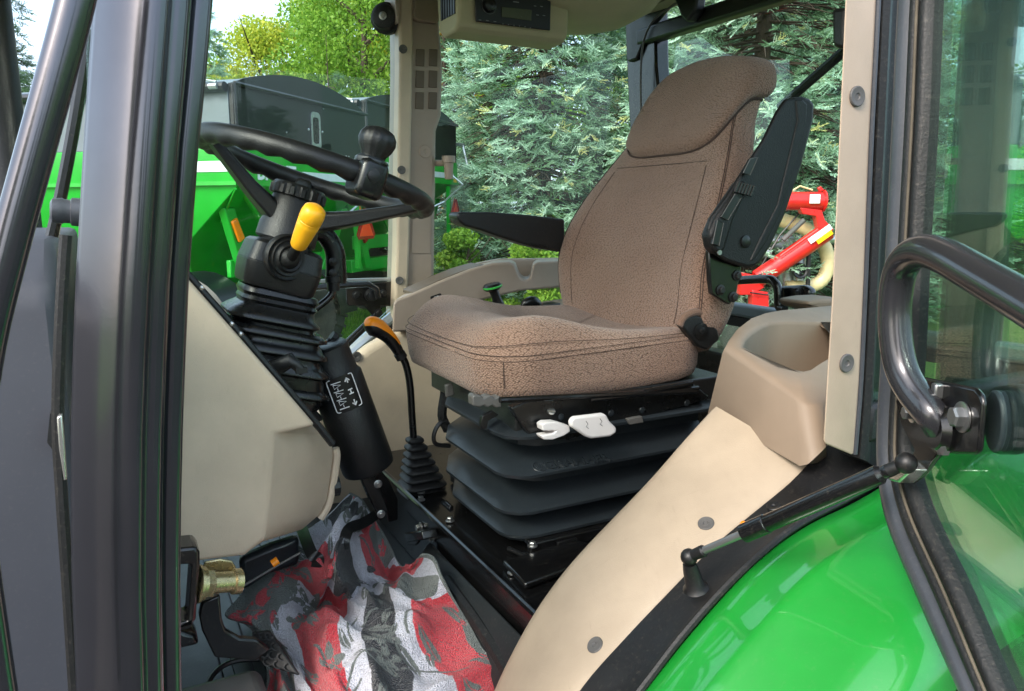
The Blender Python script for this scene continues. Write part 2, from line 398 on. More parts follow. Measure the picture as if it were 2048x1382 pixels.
def broadleaf(name, label, x, y, H, R, z0, n, leaf, seed, m, group='leafy trees beyond the grain carts', cat='tree', clumps=40, lean=0.):
    t = thing(name, label, cat, (x, y, 0), group)
    tr, ti = leaf_crown(x, y, z0, H, R, n, leaf, seed, clumps)
    tri_mesh('crown', tr, ti, m, t)
    mb = MB(); g = random.Random(seed)
    mb.tube([(x, y, -.1), (x+.1, y, H*.25), (x-.05, y, H*.55), (x+.05, y, H*.9)], [R*.075, R*.06, R*.035, .02], 9)
    for k in range(14):
        z = H*(.15+.6*g.random()); az = g.random()*6.28; l = R*(.4+.5*g.random())
        d = Vector((math.cos(az), math.sin(az), .7))
        p = Vector((x, y, z)); mb.tube([p, p+d*l*.5, p+d*l+UP*.2*l], [R*.025, R*.016, .008], 5)
    mb.build('trunk' if cat == 'tree' else 'stem', 'trunk', t)
    return t
def W(x, y, Y): return py_(x, y, Y)
# ---- evergreen trees
def sx(p, Y): return (p-1024)/F*Y
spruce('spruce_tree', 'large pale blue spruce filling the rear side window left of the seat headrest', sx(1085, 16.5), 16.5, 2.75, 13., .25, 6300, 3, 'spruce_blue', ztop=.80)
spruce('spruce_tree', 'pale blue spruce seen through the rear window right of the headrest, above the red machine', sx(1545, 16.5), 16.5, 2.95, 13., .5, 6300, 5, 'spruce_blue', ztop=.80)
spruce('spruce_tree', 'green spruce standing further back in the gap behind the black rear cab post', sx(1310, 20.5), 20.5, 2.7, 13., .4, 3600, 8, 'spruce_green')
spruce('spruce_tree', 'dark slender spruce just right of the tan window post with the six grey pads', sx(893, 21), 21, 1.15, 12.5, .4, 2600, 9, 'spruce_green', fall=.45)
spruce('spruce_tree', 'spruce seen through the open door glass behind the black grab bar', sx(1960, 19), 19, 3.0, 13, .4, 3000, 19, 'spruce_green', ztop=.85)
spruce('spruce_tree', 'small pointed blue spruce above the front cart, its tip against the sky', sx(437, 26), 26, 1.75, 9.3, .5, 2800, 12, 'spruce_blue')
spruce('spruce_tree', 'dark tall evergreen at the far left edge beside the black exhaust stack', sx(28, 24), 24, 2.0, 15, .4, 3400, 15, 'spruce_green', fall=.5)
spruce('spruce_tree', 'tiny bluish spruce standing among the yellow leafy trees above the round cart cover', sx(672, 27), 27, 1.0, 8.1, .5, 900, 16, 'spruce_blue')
# unseen spruce copies added behind the camera as dark reflections for glass and paint
def copy_tree(o, loc, rz, sc):
    c = o.copy(); COL.objects.link(c); c.location = loc; c.rotation_euler = (0, 0, rz); c.scale = (sc, sc, sc)
    for ch in [q for q in bpy.data.objects if q.parent == o]:
        d = ch.copy(); COL.objects.link(d); d.parent = c
    return c
src = bpy.data.objects['spruce_tree.001']
for i, (x, y, sc) in enumerate(((13, -2.5, .75), (16, 3.5, .85), (12.5, -8.5, .7), (7, -15, .75), (1, -18, .7), (-5, -17, .65), (21, 9, .9))):
    c = copy_tree(src, (x, y, 0), i*1.3, sc); c['label'] = 'unseen spruce copy added behind the camera for reflections'; c['group'] = 'unseen spruces added for reflections'
# ---- leafy trees
broadleaf('leafy_tree', 'yellow green tree directly above the curved black cart cover', sx(560, 33), 33, 9.2, 3.2, 1.5, 42000, .13, 21, 'leaf_yellow', clumps=60)
broadleaf('leafy_tree', 'tall green tree left of the tan window post, under the round black grommet', sx(745, 31), 31, 13.5, 4.0, 1.2, 52000, .13, 22, 'leaf_green', clumps=75)
broadleaf('leafy_tree', 'mid green tree with yellow patches behind the tiny bluish spruce', sx(700, 37), 37, 13.0, 3.6, 1.5, 42000, .14, 23, 'leaf_yellow', clumps=70)
broadleaf('leafy_tree', 'orange tinged tree glimpsed between the tan window post and the big pale spruce', sx(925, 30), 30, 12.5, 1.9, 1.2, 20000, .12, 24, 'leaf_orange', clumps=45)
broadleaf('leafy_tree', 'low yellow green tree behind the small pointed spruce on the left', sx(400, 36), 36, 8.8, 4.2, 1.0, 30000, .14, 25, 'leaf_green', clumps=50)
broadleaf('leafy_tree', 'green tree seen through the door glass at the right edge of the photo', sx(2090, 21), 21, 10.5, 3.2, .8, 26000, .13, 26, 'leaf_yellow', clumps=55)
broadleaf('leafy_tree', 'big green tree closing the gap behind the two middle spruces', sx(1180, 28), 28, 13.0, 4.5, .8, 30000, .16, 27, 'leaf_green', clumps=60)
broadleaf('leafy_tree', 'big green tree behind the rear window spruces', sx(1560, 27), 27, 13.0, 5.0, .8, 30000, .16, 28, 'leaf_green', clumps=60)
for i, (p, Y, h, r, lb) in enumerate(((935, 12.9, 1.62, .62, 'bright green shrub left of the spruce, under the raised black armrest tip'),
                                  (1055, 12.7, 1.52, .66, 'bright green shrub under the black armrest, beside the seat back'),
                                  (1660, 15.5, 1.3, 1.1, 'green shrub behind the red machine near the tan door post'))):
    broadleaf('shrub', lb, sx(p, Y), Y, h, r, .12, 9000, .07, 40+i, 'leaf_green', 'shrubs along the tree line', 'shrub', 26)
# ---- ground and grass
mb = MB()
gx = [-400, -60, -20, -8, 0, 8, 20, 60, 400]; gy = [-400, -60, -15, 0, 8, 20, 40, 90, 400]
vs = [(x, y, 0) for y in gy for x in gx]
mb.add(vs, [(j*9+i, j*9+i+1, (j+1)*9+i+1, (j+1)*9+i) for j in range(8) for i in range(8)])
def ground_mat():
    m, nt, o = nodes('lawn'); L = nt.links.new
    p = N(nt, 'ShaderNodeBsdfPrincipled'); L(p.outputs[0], o.inputs[0]); tc = N(nt, 'ShaderNodeTexCoord')
    n1 = N(nt, 'ShaderNodeTexNoise', i_Scale=1.3, i_Detail=8., i_Roughness=.7); L(tc.outputs['Object'], n1.inputs[0])
    n2 = N(nt, 'ShaderNodeTexNoise', i_Scale=40., i_Detail=4.); L(tc.outputs['Object'], n2.inputs[0])
    r1 = ramp(nt, [(.3, lin((62, 100, 34))), (.7, lin((104, 140, 50)))]); L(n1.outputs[0], r1.inputs[0])
    r2 = ramp(nt, [(.3, (.6, .6, .6, 1)), (.7, (1.1, 1.1, 1.1, 1))]); L(n2.outputs[0], r2.inputs[0])
    mx = N(nt, 'ShaderNodeMix', data_type='RGBA', blend_type='MULTIPLY'); mx.inputs[0].default_value = 1; L(r1.outputs[0], mx.inputs[6]); L(r2.outputs[0], mx.inputs[7])
    L(mx.outputs[2], p.inputs['Base Color']); p.inputs['Roughness'].default_value = .9
    M['lawn'] = m
ground_mat()
tag(mb.build('ground', 'lawn', smooth=0), kind='structure')
n = 90000
Y = 8+16*RNG.random(n)**1.3; X = (-.36+.82*RNG.random(n))*Y
h = .05+.07*RNG.random(n); az = RNG.random(n)*6.283; le = RNG.normal(size=(n, 2))*.03
B = np.stack([X, Y, np.zeros(n)], -1); sd = np.stack([np.cos(az), np.sin(az), np.zeros(n)], -1)*.007
tip = B+np.stack([le[:, 0], le[:, 1], h], -1)
g = tri_mesh('grass', np.stack([B-sd, B+sd, tip], 1), np.clip(RNG.random(n)*.8+.1, 0, 1), 'blade')
tag(g, 'short green mown lawn behind the tractor', kind='stuff')
# dark trodden gravel yard the tractor stands on
mb = MB(); mb.add([(x, y, .004) for x, y in ((-14, -30), (14, -30), (12, 3.2), (8, 4.8), (3, 5.4), (-1, 5.0), (-5, 5.6), (-12, 5.2))], [tuple(range(8))])
m_, nt_, o_ = nodes('gravel'); p_ = N(nt_, 'ShaderNodeBsdfPrincipled'); nt_.links.new(p_.outputs[0], o_.inputs[0]); tc_ = N(nt_, 'ShaderNodeTexCoord')
v_ = N(nt_, 'ShaderNodeTexVoronoi', i_Scale=55.); nt_.links.new(tc_.outputs['Object'], v_.inputs['Vector']); q_ = N(nt_, 'ShaderNodeTexNoise', i_Scale=2.5, i_Detail=7.); nt_.links.new(tc_.outputs['Object'], q_.inputs['Vector'])
r1_ = ramp(nt_, [(.3, lin((66, 60, 54))), (.7, lin((108, 100, 90)))]); nt_.links.new(q_.outputs[0], r1_.inputs[0]); r2_ = ramp(nt_, [(.0, (1.1, 1.1, 1.1, 1)), (.7, (.5, .5, .5, 1))]); nt_.links.new(v_.outputs['Distance'], r2_.inputs[0])
x_ = N(nt_, 'ShaderNodeMix', data_type='RGBA', blend_type='MULTIPLY'); x_.inputs[0].default_value = 1; nt_.links.new(r1_.outputs[0], x_.inputs[6]); nt_.links.new(r2_.outputs[0], x_.inputs[7]); nt_.links.new(x_.outputs[2], p_.inputs['Base Color']); p_.inputs['Roughness'].default_value = .9
b_ = N(nt_, 'ShaderNodeBump', i_Strength=.9, i_Distance=.02); b_.invert = True; nt_.links.new(v_.outputs['Distance'], b_.inputs['Height']); nt_.links.new(b_.outputs[0], p_.inputs['Normal']); M['gravel'] = m_
tag(mb.build('yard', 'gravel', smooth=0), kind='structure')
# ---------------------------------------------------------------- grain carts
def grain_cart(label, C, w, Lg, sc, ww, ll, ws=.78):
    """C ground point of the rear near corner, w across, Lg forwards (world, horizontal unit vectors)"""
    C = Vector(C); w = Vector(w).normalized(); Lg = Vector(Lg).normalized()
    t = thing('grain_cart', label, 'grain cart', C, 'green grain carts parked side by side')
    def P(s, q, z):
        if z > 2.64: z = 2.64+(z-2.64)*.89
        return C+Lg*s*sc+w*q*sc+UP*z*sc
    ww /= sc; ll /= sc
    # black upper box
    mb = MB(); e = .03
    mb.prism([P(-.0, 0, 2.64), P(-.0, ww, 2.64), P(-.0, ww, 3.36), P(-.0, 0, 3.36)], Lg*.05*sc)
    mb.build('end_panel', 'cart_black', t, .006)
    mb = MB(); mb.prism([P(ll, 0, 2.64), P(ll, ww, 2.64), P(ll, ww, 3.36), P(ll, 0, 3.36)], -Lg*.05*sc); mb.build('end_panel', 'cart_black', t, .006)
    mb = MB()
    mb.prism([P(.06, -.0, 2.64), P(ll-.06, 0, 2.64), P(ll-.06, 0, 3.30), P(.06, 0, 3.30)], w*.05*sc)
    mb.prism([P(.06, ww, 2.64), P(ll-.06, ww, 2.64), P(ll-.06, ww, 3.30), P(.06, ww, 3.30)], -w*.05*sc)
    for k in range(4):
        mb.box(P(.5+k*1.1, -.015, 2.97), Lg*.02, w*.015, UP*.32*sc)
    mb.build('side_panel', 'tarp', t, .006)
    # arched end cap and cover
    arc = [P(-.012, ww*k/16, 3.36+.27*math.sin(math.pi*k/16)**.8) for k in range(17)]
    mb = MB(); mb.prism(arc+[P(-.012, ww, 3.34), P(-.012, 0, 3.34)], Lg*.03*sc); mb.build('end_arch', 'cart_black', t)
    mb = MB(); mb.tube([P(-.03, ww*k/10, 3.355) for k in range(11)], .022*sc, 6); mb.tube([P(-.03, 0, 2.64), P(-.03, 0, 3.36)], .02*sc, 6); mb.build('edge_rail', 'cart_black', t)
    mb = MB(); arc2 = [(ww*k/16, 3.35+.25*math.sin(math.pi*k/16)**.8) for k in range(17)]
    mb.loft([[P(.03+s, q, z) for q, z in arc2] for s in (0, ll*.25, ll*.5, ll*.75, ll-.06)], caps=(False, False), wrap=False)
    mb.build('roll_cover', 'tarp', t)
    mb = MB(); mb.tube([P(.05, -.05, 3.31), P(ll, -.05, 3.31)], .05*sc, 10); mb.build('cover_roll', 'cart_black', t)
    mb = MB()
    mb.box(P(.62, -.06, 3.44), Lg*.025*sc, w*.02*sc, UP*.10*sc)
    mb.tube([P(.12, -.09, 3.36), P(.35, -.10, 3.40), P(.55, -.09, 3.33)], .012*sc, 6); mb.tube([P(.1, -.1, 3.31), P(.2, -.1, 3.31)], .03*sc, 8); mb.tube([P(.3, -.1, 3.31), P(.37, -.1, 3.31)], .03*sc, 8)
    mb.build('cover_latch', 'galv', t)
    # window in the end panel
    wc = P(-.006, ww*.545, 2.985); f = MB()
    f.loft([rrect(wc-Lg*d, w, UP, .10*sc*k, .20*sc*k*1.08, .06*sc*k) for d, k in ((0, 1), (.012*sc, 1), (.012*sc, .72), (0, .70))], caps=(False, False)); fr = f.build('window', 'galv', t)
    f = MB(); f.prism(rrect(wc-Lg*.002, w, UP, .075*sc, .16*sc, .04*sc), -Lg*.004*sc); f.build('pane', 'plastic_smooth', fr)
    f = MB()
    for q in (-.15, .15): f.sphere(wc+w*q*sc, .014*sc, 8)
    for q, z in ((.04, 3.22), (.04, 2.8), (.6, 2.72), (1.7, 3.3), (1.1, 3.42), (.9, 2.9), (2.2, 2.70), (2.27, 2.70)): f.sphere(P(-.004, q*ww/2.75, z), .009*sc, 6)
    f.build('rivet', 'galv', t)
    # green body: belt, sloping hopper
    mb = MB(); z1, z2, z3 = 2.26, 1.40, 1.05
    top = [P(-.015, -.01, 2.64), P(ll+.015, -.01, 2.64), P(ll+.015, ww+.01, 2.64), P(-.015, ww+.01, 2.64)]
    r1 = [P(-.015, -.01, z1), P(ll+.015, -.01, z1), P(ll+.015, ww+.01, z1), P(-.015, ww+.01, z1)]
    r2 = [P(1.0, ww*.11, 1.6), P(ll-1.0, ww*.11, 1.6), P(ll-1.0, ww*.89, 1.6), P(1.0, ww*.89, 1.6)]
    r3 = [P(1.35, ww*.3, z3), P(ll-1.3, ww*.3, z3), P(ll-1.3, ww*.7, z3), P(1.35, ww*.7, z3)]
    mb.loft([top, r1, r2, r3]); mb.build('hopper', 'cart_green', t, .012)
    mb = MB()
    mb.box(P(ll*.5, -.02, 2.275), Lg*ll*.5*sc, w*.02, UP*.02*sc); mb.box(P(-.025, ww*.5, 2.275), Lg*.02, w*ww*.5*sc, UP*.02*sc)
    mb.tube([P(.02, -.02, 2.22), P(.55, .36, 1.86)], .012*sc, 6); mb.tube([P(-.02, -.02, 2.64), P(-.02, -.02, 2.27)], .02*sc, 6)
    mb.build('belt_rib', 'cart_green', t)
    # silver stripe on the side and the end, with what shows of the lettering
    mb = MB(); mb.box(P(.78, -.016, 2.45), Lg*.74*sc, w*.003, UP*.055*sc); mb.box(P(-.022, ww*.68, 2.40), Lg*.003, w*ww*.26*sc, UP*.045*sc); mb.build('stripe', 'decal_silver', t)
    mb = MB(); mb.text('BRENT', .24*sc, P(-.02, ww*.24, 2.40), w, UP, .003, bold=.006); mb.build('lettering', 'decal_silver', t)
    mb = MB(); mb.box(P(.115, -.018, 2.665-.06), Lg*.095*sc, w*.004, UP*.04*sc); mb.build('reflector', 'reflector_yellow', t)
    mb = MB(); mb.box(P(-.02, ww-.12, 2.32), Lg*.004, w*.06*sc, UP*.035*sc); mb.build('reflector', 'reflector_yellow', t)
    # legs, frame, lamps
    for q in (.16, ww-.16):
        mb = MB(); mb.prism([P(.32, q, 2.02), P(.32, q+.17, 2.02), P(.42, q+.55*(1 if q < 1 else -1)+.14, .95), P(.42, q+.55*(1 if q < 1 else -1)-.05, .95)], Lg*.10*sc); lg = mb.build('leg', 'cart_green', t, .01)
        if q < 1:
            for k, (z, m_) in enumerate(((1.78, 'amber'), (1.47, 'lamp_red'))):
                mb = MB(); qq = q+.085+.55*(2.02-z)/1.07*.94; c = P(.315+.1*(2.02-z)/1.07-.01, qq, z)
                d = (w*.5-UP).normalized(); mb.box(c, d*.13*sc, d.cross(Lg).normalized()*.05*sc, Lg*.02*sc); mb.build('lamp', m_, lg, .012)
    mb = MB(); mb.box(P(ll*.5, ww*.5, .95), Lg*ll*.46*sc, w*.12*sc, UP*.11*sc); mb.box(P(.55, ww*.5, 1.0), Lg*.08*sc, w*ww*.4*sc, UP*.09*sc); mb.box(P(ll*.45, ww*.5, .8), Lg*.12*sc, w*ww*.42*sc, UP*.10*sc)
    mb.box(P(.5, ww*.5, 1.34), Lg*.03*sc, w*ww*.36*sc, UP*.10*sc)
    mb.build('frame', 'cart_green', t, .01)
    mb = MB(); mb.tube([P(.2, ww*.86, 2.64), P(-.25, ww*.9, 2.25), P(-.28, ww*.62, 1.95), P(.05, ww*.52, 1.75)], .016*sc, 6); mb.tube([P(.0, ww+.02, 3.0), P(-.05, ww+.24, 3.0)], .03*sc, 8); mb.tube([P(-.05, ww+.2, 3.0), P(-.2, ww+.02, 2.6)], .02*sc, 8); mb.build('ladder_rail', 'galv', t)
    # wheels and fenders
    for s, q in ((ws, .10), (ws, ww-.5)):
        c = P(s, q, .60); k_ = .70*sc
        ax = -w if q < 1 else w
        mb = MB(); mb.lathe(c-ax*.22*k_, ax, [(0, .42*k_), (0, .74*k_), (.05*k_, .82*k_), (.40*k_, .82*k_), (.45*k_, .74*k_), (.44*k_, .60*k_), (.45*k_, .46*k_), (.38*k_, .44*k_)], 40)
        for k in range(24):
            an = 2*math.pi*k/24; r = Lg*math.cos(an)+UP*math.sin(an); tg = -Lg*math.sin(an)+UP*math.cos(an)
            mb.box(c+ax*.02*k_+r*.82*k_, r*.03*k_, (ax+tg*.35)*.2*k_, tg*.03*k_)
        wh = mb.build('wheel', 'tyre', t)
        mb = MB(); mb.lathe(c+ax*.2*k_, ax, [(0, .44*k_), (.035*k_, .455*k_), (.03*k_, .40*k_), (-.05*k_, .30*k_), (-.05*k_, .12*k_), (.0, .1*k_), (.0, .001)], 32); mb.build('rim', 'decal_silver', wh)
        mb = MB(); arcs = []
        for k in range(17):
            an = math.radians(2+176*k/16); r = Lg*math.cos(an)+UP*math.sin(an)
            arcs.append([c+r*1.0*k_+ax*.34*k_-r*.06*k_, c+r*1.02*k_+ax*.31*k_, c+r*1.03*k_-ax*.30*k_, c+r*1.0*k_-ax*.30*k_, c+r*.99*k_+ax*.30*k_])
        mb.loft(arcs); mb.build('fender', 'cart_black', t)
    mb = MB(); c = P(.95, -.16, 1.455); mb.box(c, Lg*.05*sc, w*.02*sc, UP*.025*sc); mb.build('side_lamp', 'amber', t, .01)
    # slow vehicle triangle and the return pan at the back
    c = P(-.1, ww*.90, 1.80); mb = MB(); mb.prism([c+w*q*sc+UP*z*sc for q, z in ((-.2, -.19), (.2, -.19), (.25, -.13), (.045, .22), (-.045, .22), (-.25, -.13))], -Lg*.012*sc); st = mb.build('warning_triangle', 'lamp_red', t)
    mb = MB(); mb.prism([c-Lg*.013*sc+w*q*sc+UP*z*sc for q, z in ((-.19, -.15), (.19, -.15), (0, .16))], -Lg*.004*sc); mb.build('triangle_face', 'smv', st)
    mb = MB(); mb.box(P(-.03, ww*.86, 1.72), Lg*.03*sc, w*.03*sc, UP*.5*sc); mb.tube([P(.1, .1, 2.3), P(.5, ww*.5, 1.45)], .03*sc, 6); mb.build('bracket', 'cart_green', t)
    return t
grain_cart('front green grain cart with oval window in its black end panel, behind the steering wheel', W(480, 420, 8.0)*1-UP*2, (.31, .95, 0), (-.95, .31, 0), 1.0, 2.75, 4.7)
grain_cart('second green grain cart further right, cut off by the tan window post', Vector((-2.2, 11.6, 0)), (.31, .95, 0), (-.95, .31, 0), 1.10, 3.6, 5.4, 1.5)
# ---------------------------------------------------------------- red folding auger machine
def red_machine():
    Y = 9.6
    t = thing('grain_vacuum', 'red machine with a folding tube, thick cream hose and silver engine behind the rear window', 'farm machine', W(1580, 700, Y)*1, None)
    t.location.z = 0
    def q(x, y, dy=0): return W(x, y, Y+dy)
    mb = MB(); mb.tube([q(1380, 402), q(1644, 402)], .115, 18); mb.lathe(q(1644, 402), Vector((1, 0, 0)), [(0, .14), (.02, .14)], 20); mb.build('folding_tube', 'red', t)
    mb = MB(); mb.prism(px(q, [(1600, 415), (1644, 420), (1650, 440), (1668, 458), (1655, 480), (1640, 470), (1632, 432), (1606, 428)], -.08), Vector((0, .14, 0))); mb.prism(px(q, [(1636, 376), (1642, 372), (1649, 380), (1640, 384)], -.03), Vector((0, .05, 0))); mb.build('hinge_plate', 'red', t, .008)
    mb = MB(); mb.tube([q(1655, 462), q(1515, 558)], .118, 18); mb.tube([q(1636, 458, -.13), q(1560, 512, -.13)], .012, 6); mb.build('folding_tube', 'red', t)
    mb = MB(); d = (q(1660, 466)-q(1612, 500)).normalized(); c = (q(1640, 468, -.14)); mb.box(c, d*.16, d.cross(Vector((0, 1, 0))).normalized()*.035, Vector((0, .008, 0))); mb.build('white_label', 'print_white', t)
    mb = MB(); c = q(1649, 474, -.14); mb.box(c, d*.11, d.cross(Vector((0, 1, 0))).normalized()*.03, Vector((0, .008, 0))); mb.build('yellow_label', 'reflector_yellow', t)
    mb = MB(); mb.box(q(1630, 398, -.125), Vector((.065, 0, 0)), Vector((0, .006, 0)), UP*.055); mb.build('square_label', 'print_white', t, .004)
    mb = MB(); path = smoothpath(px(q, [(1480, 465), (1520, 445), (1560, 440), (1605, 455), (1640, 480), (1655, 515), (1650, 550), (1632, 568), (1600, 572), (1570, 575)], .25), 6)
    L = len(path); mb.tube(path, [.088+.006*(i % 2) for i in range(L)], 14); mb.build('hose', 'hose', t)
    mb = MB(); mb.tube([q(1470, 507, .3), q(1540, 505, .3)], .075, 14); mb.tube([q(1575, 500, .35), q(1575, 590, .35)], .12, 14); mb.tube([q(1598, 505, .15), q(1600, 560, .15)], .08, 14); mb.tube([q(1630, 480, .4), q(1672, 478, .4)], .06, 12); mb.tube([q(1500, 480, .5), q(1640, 486, .5)], .10, 12); mb.build('engine', 'galv', t)
    mb = MB(); mb.lathe(q(1597, 542, .05), Vector((.1, -1, .1)), [(0, .09), (.05, .1), (.06, .09), (.05, .07), (-.02, .05)], 20); mb.build('air_outlet', 'plastic', t)
    mb = MB(); mb.tube([q(1566, 480, -.1), q(1608, 440, -.1)], .032, 10); mb.build('cylinder', 'grip_grey', t); 
    mb = MB(); mb.tube([q(1618, 500, .05), q(1614, 620, .05)], .03, 8); mb.tube([q(1604, 420, .1), q(1560, 470, .1), q(1530, 520, .1), q(1505, 560, .1)], .012, 6); mb.tube([q(1490, 560, -.1), q(1530, 545, -.1), q(1545, 570, -.1), q(1535, 590, -.1), q(1500, 585, -.1)], .011, 6); mb.build('hydraulic_line', 'plastic', t)
    mb = MB(); mb.tube([W(1580, 384, Y), W(1600, 372, Y), W(1625, 380, Y)], .012, 6); mb.build('cable', 'hose', t)
    mb = MB(); mb.prism(px(q, [(1505, 580), (1538, 585), (1538, 625), (1505, 625)], -.05), Vector((0, .2, 0))); mb.prism(px(q, [(1480, 545), (1520, 552), (1530, 575), (1500, 590), (1480, 590)], 0), Vector((0, .2, 0))); mb.build('hopper_base', 'red', t, .01)
    mb = MB(); mb.box(q(1580, 640, .3)-UP*.35, Vector((.85, 0, 0)), Vector((0, .5, 0)), UP*.12); mb.build('chassis', 'cart_black', t, .01)
    for sx_ in (-.6, .6):
        for sy_ in (-.5, .7):
            c = Vector((W(1580, 640, Y).x+sx_, Y+.3+sy_, .33)); mb = MB(); mb.lathe(c-Vector((0, .11, 0)), Vector((0, 1, 0)), [(0, .15), (0, .28), (.03, .33), (.19, .33), (.22, .28), (.22, .15)], 28); wq = mb.build('wheel', 'tyre', t)
            mb = MB(); mb.lathe(c-Vector((0, .1, 0)), Vector((0, 1, 0)), [(0, .16), (.02, .14), (.06, .05), (.2, .16)], 20); mb.build('rim', 'decal_silver', wq)
red_machine()
# ---------------------------------------------------------------- light
wd = bpy.data.worlds.new('World'); S.world = wd; wd.use_nodes = True
nt = wd.node_tree; bg = nt.nodes['Background']
sky = nt.nodes.new('ShaderNodeTexSky'); sky.sky_type = 'NISHITA'; sky.sun_disc = False
SUN = Vector((-.52, -.70, .70)).normalized()
sky.sun_elevation = math.asin(SUN.z); sky.sun_rotation = math.atan2(SUN.x, SUN.y)
sky.dust_density = 4.0; sky.air_density = 1.0; sky.ozone_density = 1.0
hz = nt.nodes.new('ShaderNodeMix'); hz.data_type = 'RGBA'; hz.inputs[0].default_value = .38; hz.inputs[7].default_value = (5.0, 6.2, 7.4, 1)   # thin bright overcast veil
nt.links.new(sky.outputs[0], hz.inputs[6]); nt.links.new(hz.outputs[2], bg.inputs[0]); bg.inputs[1].default_value = .15
sd_ = bpy.data.lights.new('sun', 'SUN'); sd_.energy = 1.15; sd_.angle = math.radians(18); sd_.color = (1, .97, .93)
so = bpy.data.objects.new('sun', sd_); COL.objects.link(so); so.rotation_euler = SUN.to_track_quat('Z', 'Y').to_euler(); so.location = SUN*40
# ---------------------------------------------------------------- camera
cd = bpy.data.cameras.new('camera'); co = bpy.data.objects.new('camera', cd); COL.objects.link(co); S.camera = co
co.location = CAM; co.rotation_euler = (math.pi/2-PITCH, 0, 0); cd.sensor_width = 36; cd.lens = F/2048*36; cd.clip_start = .02; cd.clip_end = 2000
S.view_settings.view_transform = 'Standard'; S.view_settings.look = 'None'; S.view_settings.exposure = 1.5; S.view_settings.gamma = 1
S.render.engine = 'CYCLES'; S.cycles.use_denoising = True; S.cycles.max_bounces = 8; S.cycles.transparent_max_bounces = 16
S.cycles.sample_clamp_indirect = 6
# ================================================================ the tractor
TR = thing('tractor', 'green tractor with its cab door open, tan trim and brown fabric seat filling the photo', 'tractor', T(.6, 1.47, 0))
def part(mb, name, mats, bevel=0., parent=None, label=None, **k):
    o = mb.build(name, mats, parent or TR, bevel, **k)
    if label: o['label'] = label
    return o
CT = lambda p: (CAM-Vector(p)).normalized()
# ---- front pillar (thick black post left of the doorway): section lofted along its edges
ys = [-260, 0, 150, 300, 430, 560, 700, 850, 1000, 1150, 1300, 1400, 1600]
def interp(tab, y):
    for (y0, x0), (y1, x1) in zip(tab, tab[1:]):
        if y <= y1 or (y1, x1) == tab[-1]: return x0+(x1-x0)*(y-y0)/(y1-y0)
lft = [(-260, 212), (0, 186), (300, 166), (560, 151), (800, 142), (1100, 141), (1382, 152), (1600, 162)]
rgt = [(-260, 428), (0, 415), (150, 402), (300, 386), (560, 367), (800, 357), (1100, 350), (1382, 353), (1600, 356)]
sec = []
fc = smoothpath([Vector(p) for p in ((0, 0, 0), (.03, .026, 0), (.10, .047, 0), (.20, .057, 0), (.29, .059, 0), (.345, .0555, 0), (.39, .0515, 0), (.46, .0525, 0), (.53, .051, 0), (.60, .043, 0), (.645, .026, 0), (.664, 0, 0))], 4)
sec += [(p.x, p.y) for p in fc]            # broad rounded face with a shallow rolled flute
sec += [(.672, -.006), (.70, -.010), (.722, -.004)]
for k in range(12):
    x = .728+.272*k/11; c = (k/11*2-1); sec.append((x, .016*math.sqrt(max(0, 1-abs(c)**3))+.002))
sec += [(1.0, -.03), (.75, -.06), (.42, -.05), (.10, -.012)]
mb = MB(); rings = []
for y in ys:
    A = pb(interp(lft, y), y, .665); B = pb(interp(rgt, y), y, .70); e = B-A; n = e.cross(UP).normalized()
    if n.dot(CT(A)) < 0: n = -n
    rings.append([A+e*x+n*d for x, d in sec])
mb.loft(rings); part(mb, 'cab_pillar', 'pillar_metal', smooth=45, label='thick black front cab pillar left of the doorway')
# ---- near rail crossing the left corner
mb = MB(); path = smoothpath(px(pb, [(176, -120), (152, 0), (110, 160), (66, 320), (20, 490), (-28, 690), (-52, 880), (-46, 1080), (-16, 1300), (6, 1450), (20, 1600)], .575), 5)
mb.tube(path, .0112, 20); part(mb, 'mirror_rail', 'pillar_metal')
mb = MB(); c = py_(-8, 200, 1.75); mb.lathe(Vector((c.x, c.y, 1.75)), UP, [(0, .062), (.34, .062), (.36, .05), (.8, .05), (.82, .044), (1.5, .044)], 24); ex = part(mb, 'exhaust_stack', 'rail_black')
mb = MB()
for k in range(16): mb.box(Vector((c.x+.03, c.y-.055, 2.10+.018*k)), Vector((.004, .002, 0)), Vector((0, .012, 0)), UP*.005)
# ---- bonnet beyond the windscreen, its seal and latch
A = pb(124, 700, 1.0); a0 = RA.dot(A)
zt = pb(120, 478, 1.10).z; zm = pb(120, 622, 1.0).z
mb = MB(); prof = [(1.0, 1.05), (1.0, zm), (1.012, zm+.03), (1.075, zt-.012), (1.10, zt), (1.85, zt), (1.93, zm), (1.93, 1.05)]
mb.loft([[T(a, b, z) for b, z in prof] for a in (a0-1.5, a0-.8, a0-.02, a0)]); part(mb, 'bonnet', 'hood', .012, label='flat grey bonnet side panel beyond the front pillar')
mb = MB(); mb.tube(smoothpath(px(pb, [(132, 470), (126, 560), (119, 700), (116, 850), (124, 1000), (136, 1180), (150, 1400)], .95), 5), .0065, 8); part(mb, 'bonnet_seal', 'rubber')
mb = MB(); mb.prism(px(pb, [(113, 835), (124, 830), (130, 900), (134, 960), (128, 962), (118, 900)], .93), LB*.012); part(mb, 'bonnet_catch', 'zinc', .003)
mb = MB(); mb.prism(px(pb, [(94, 885), (100, 828), (112, 815), (120, 900), (104, 898)], .985), LB*.02); part(mb, 'latch_recess', 'rubber')
mb = MB(); mb.tube(smoothpath(px(pb, [(178, 60), (152, 230), (122, 390), (98, 500)], 1.25), 4), .0085, 8); part(mb, 'wiper_arm', 'paint_black')
mb = MB(); c = pb(100, 420, .86); d = (pb(150, 424, .86)-c).normalized(); L_ = .029
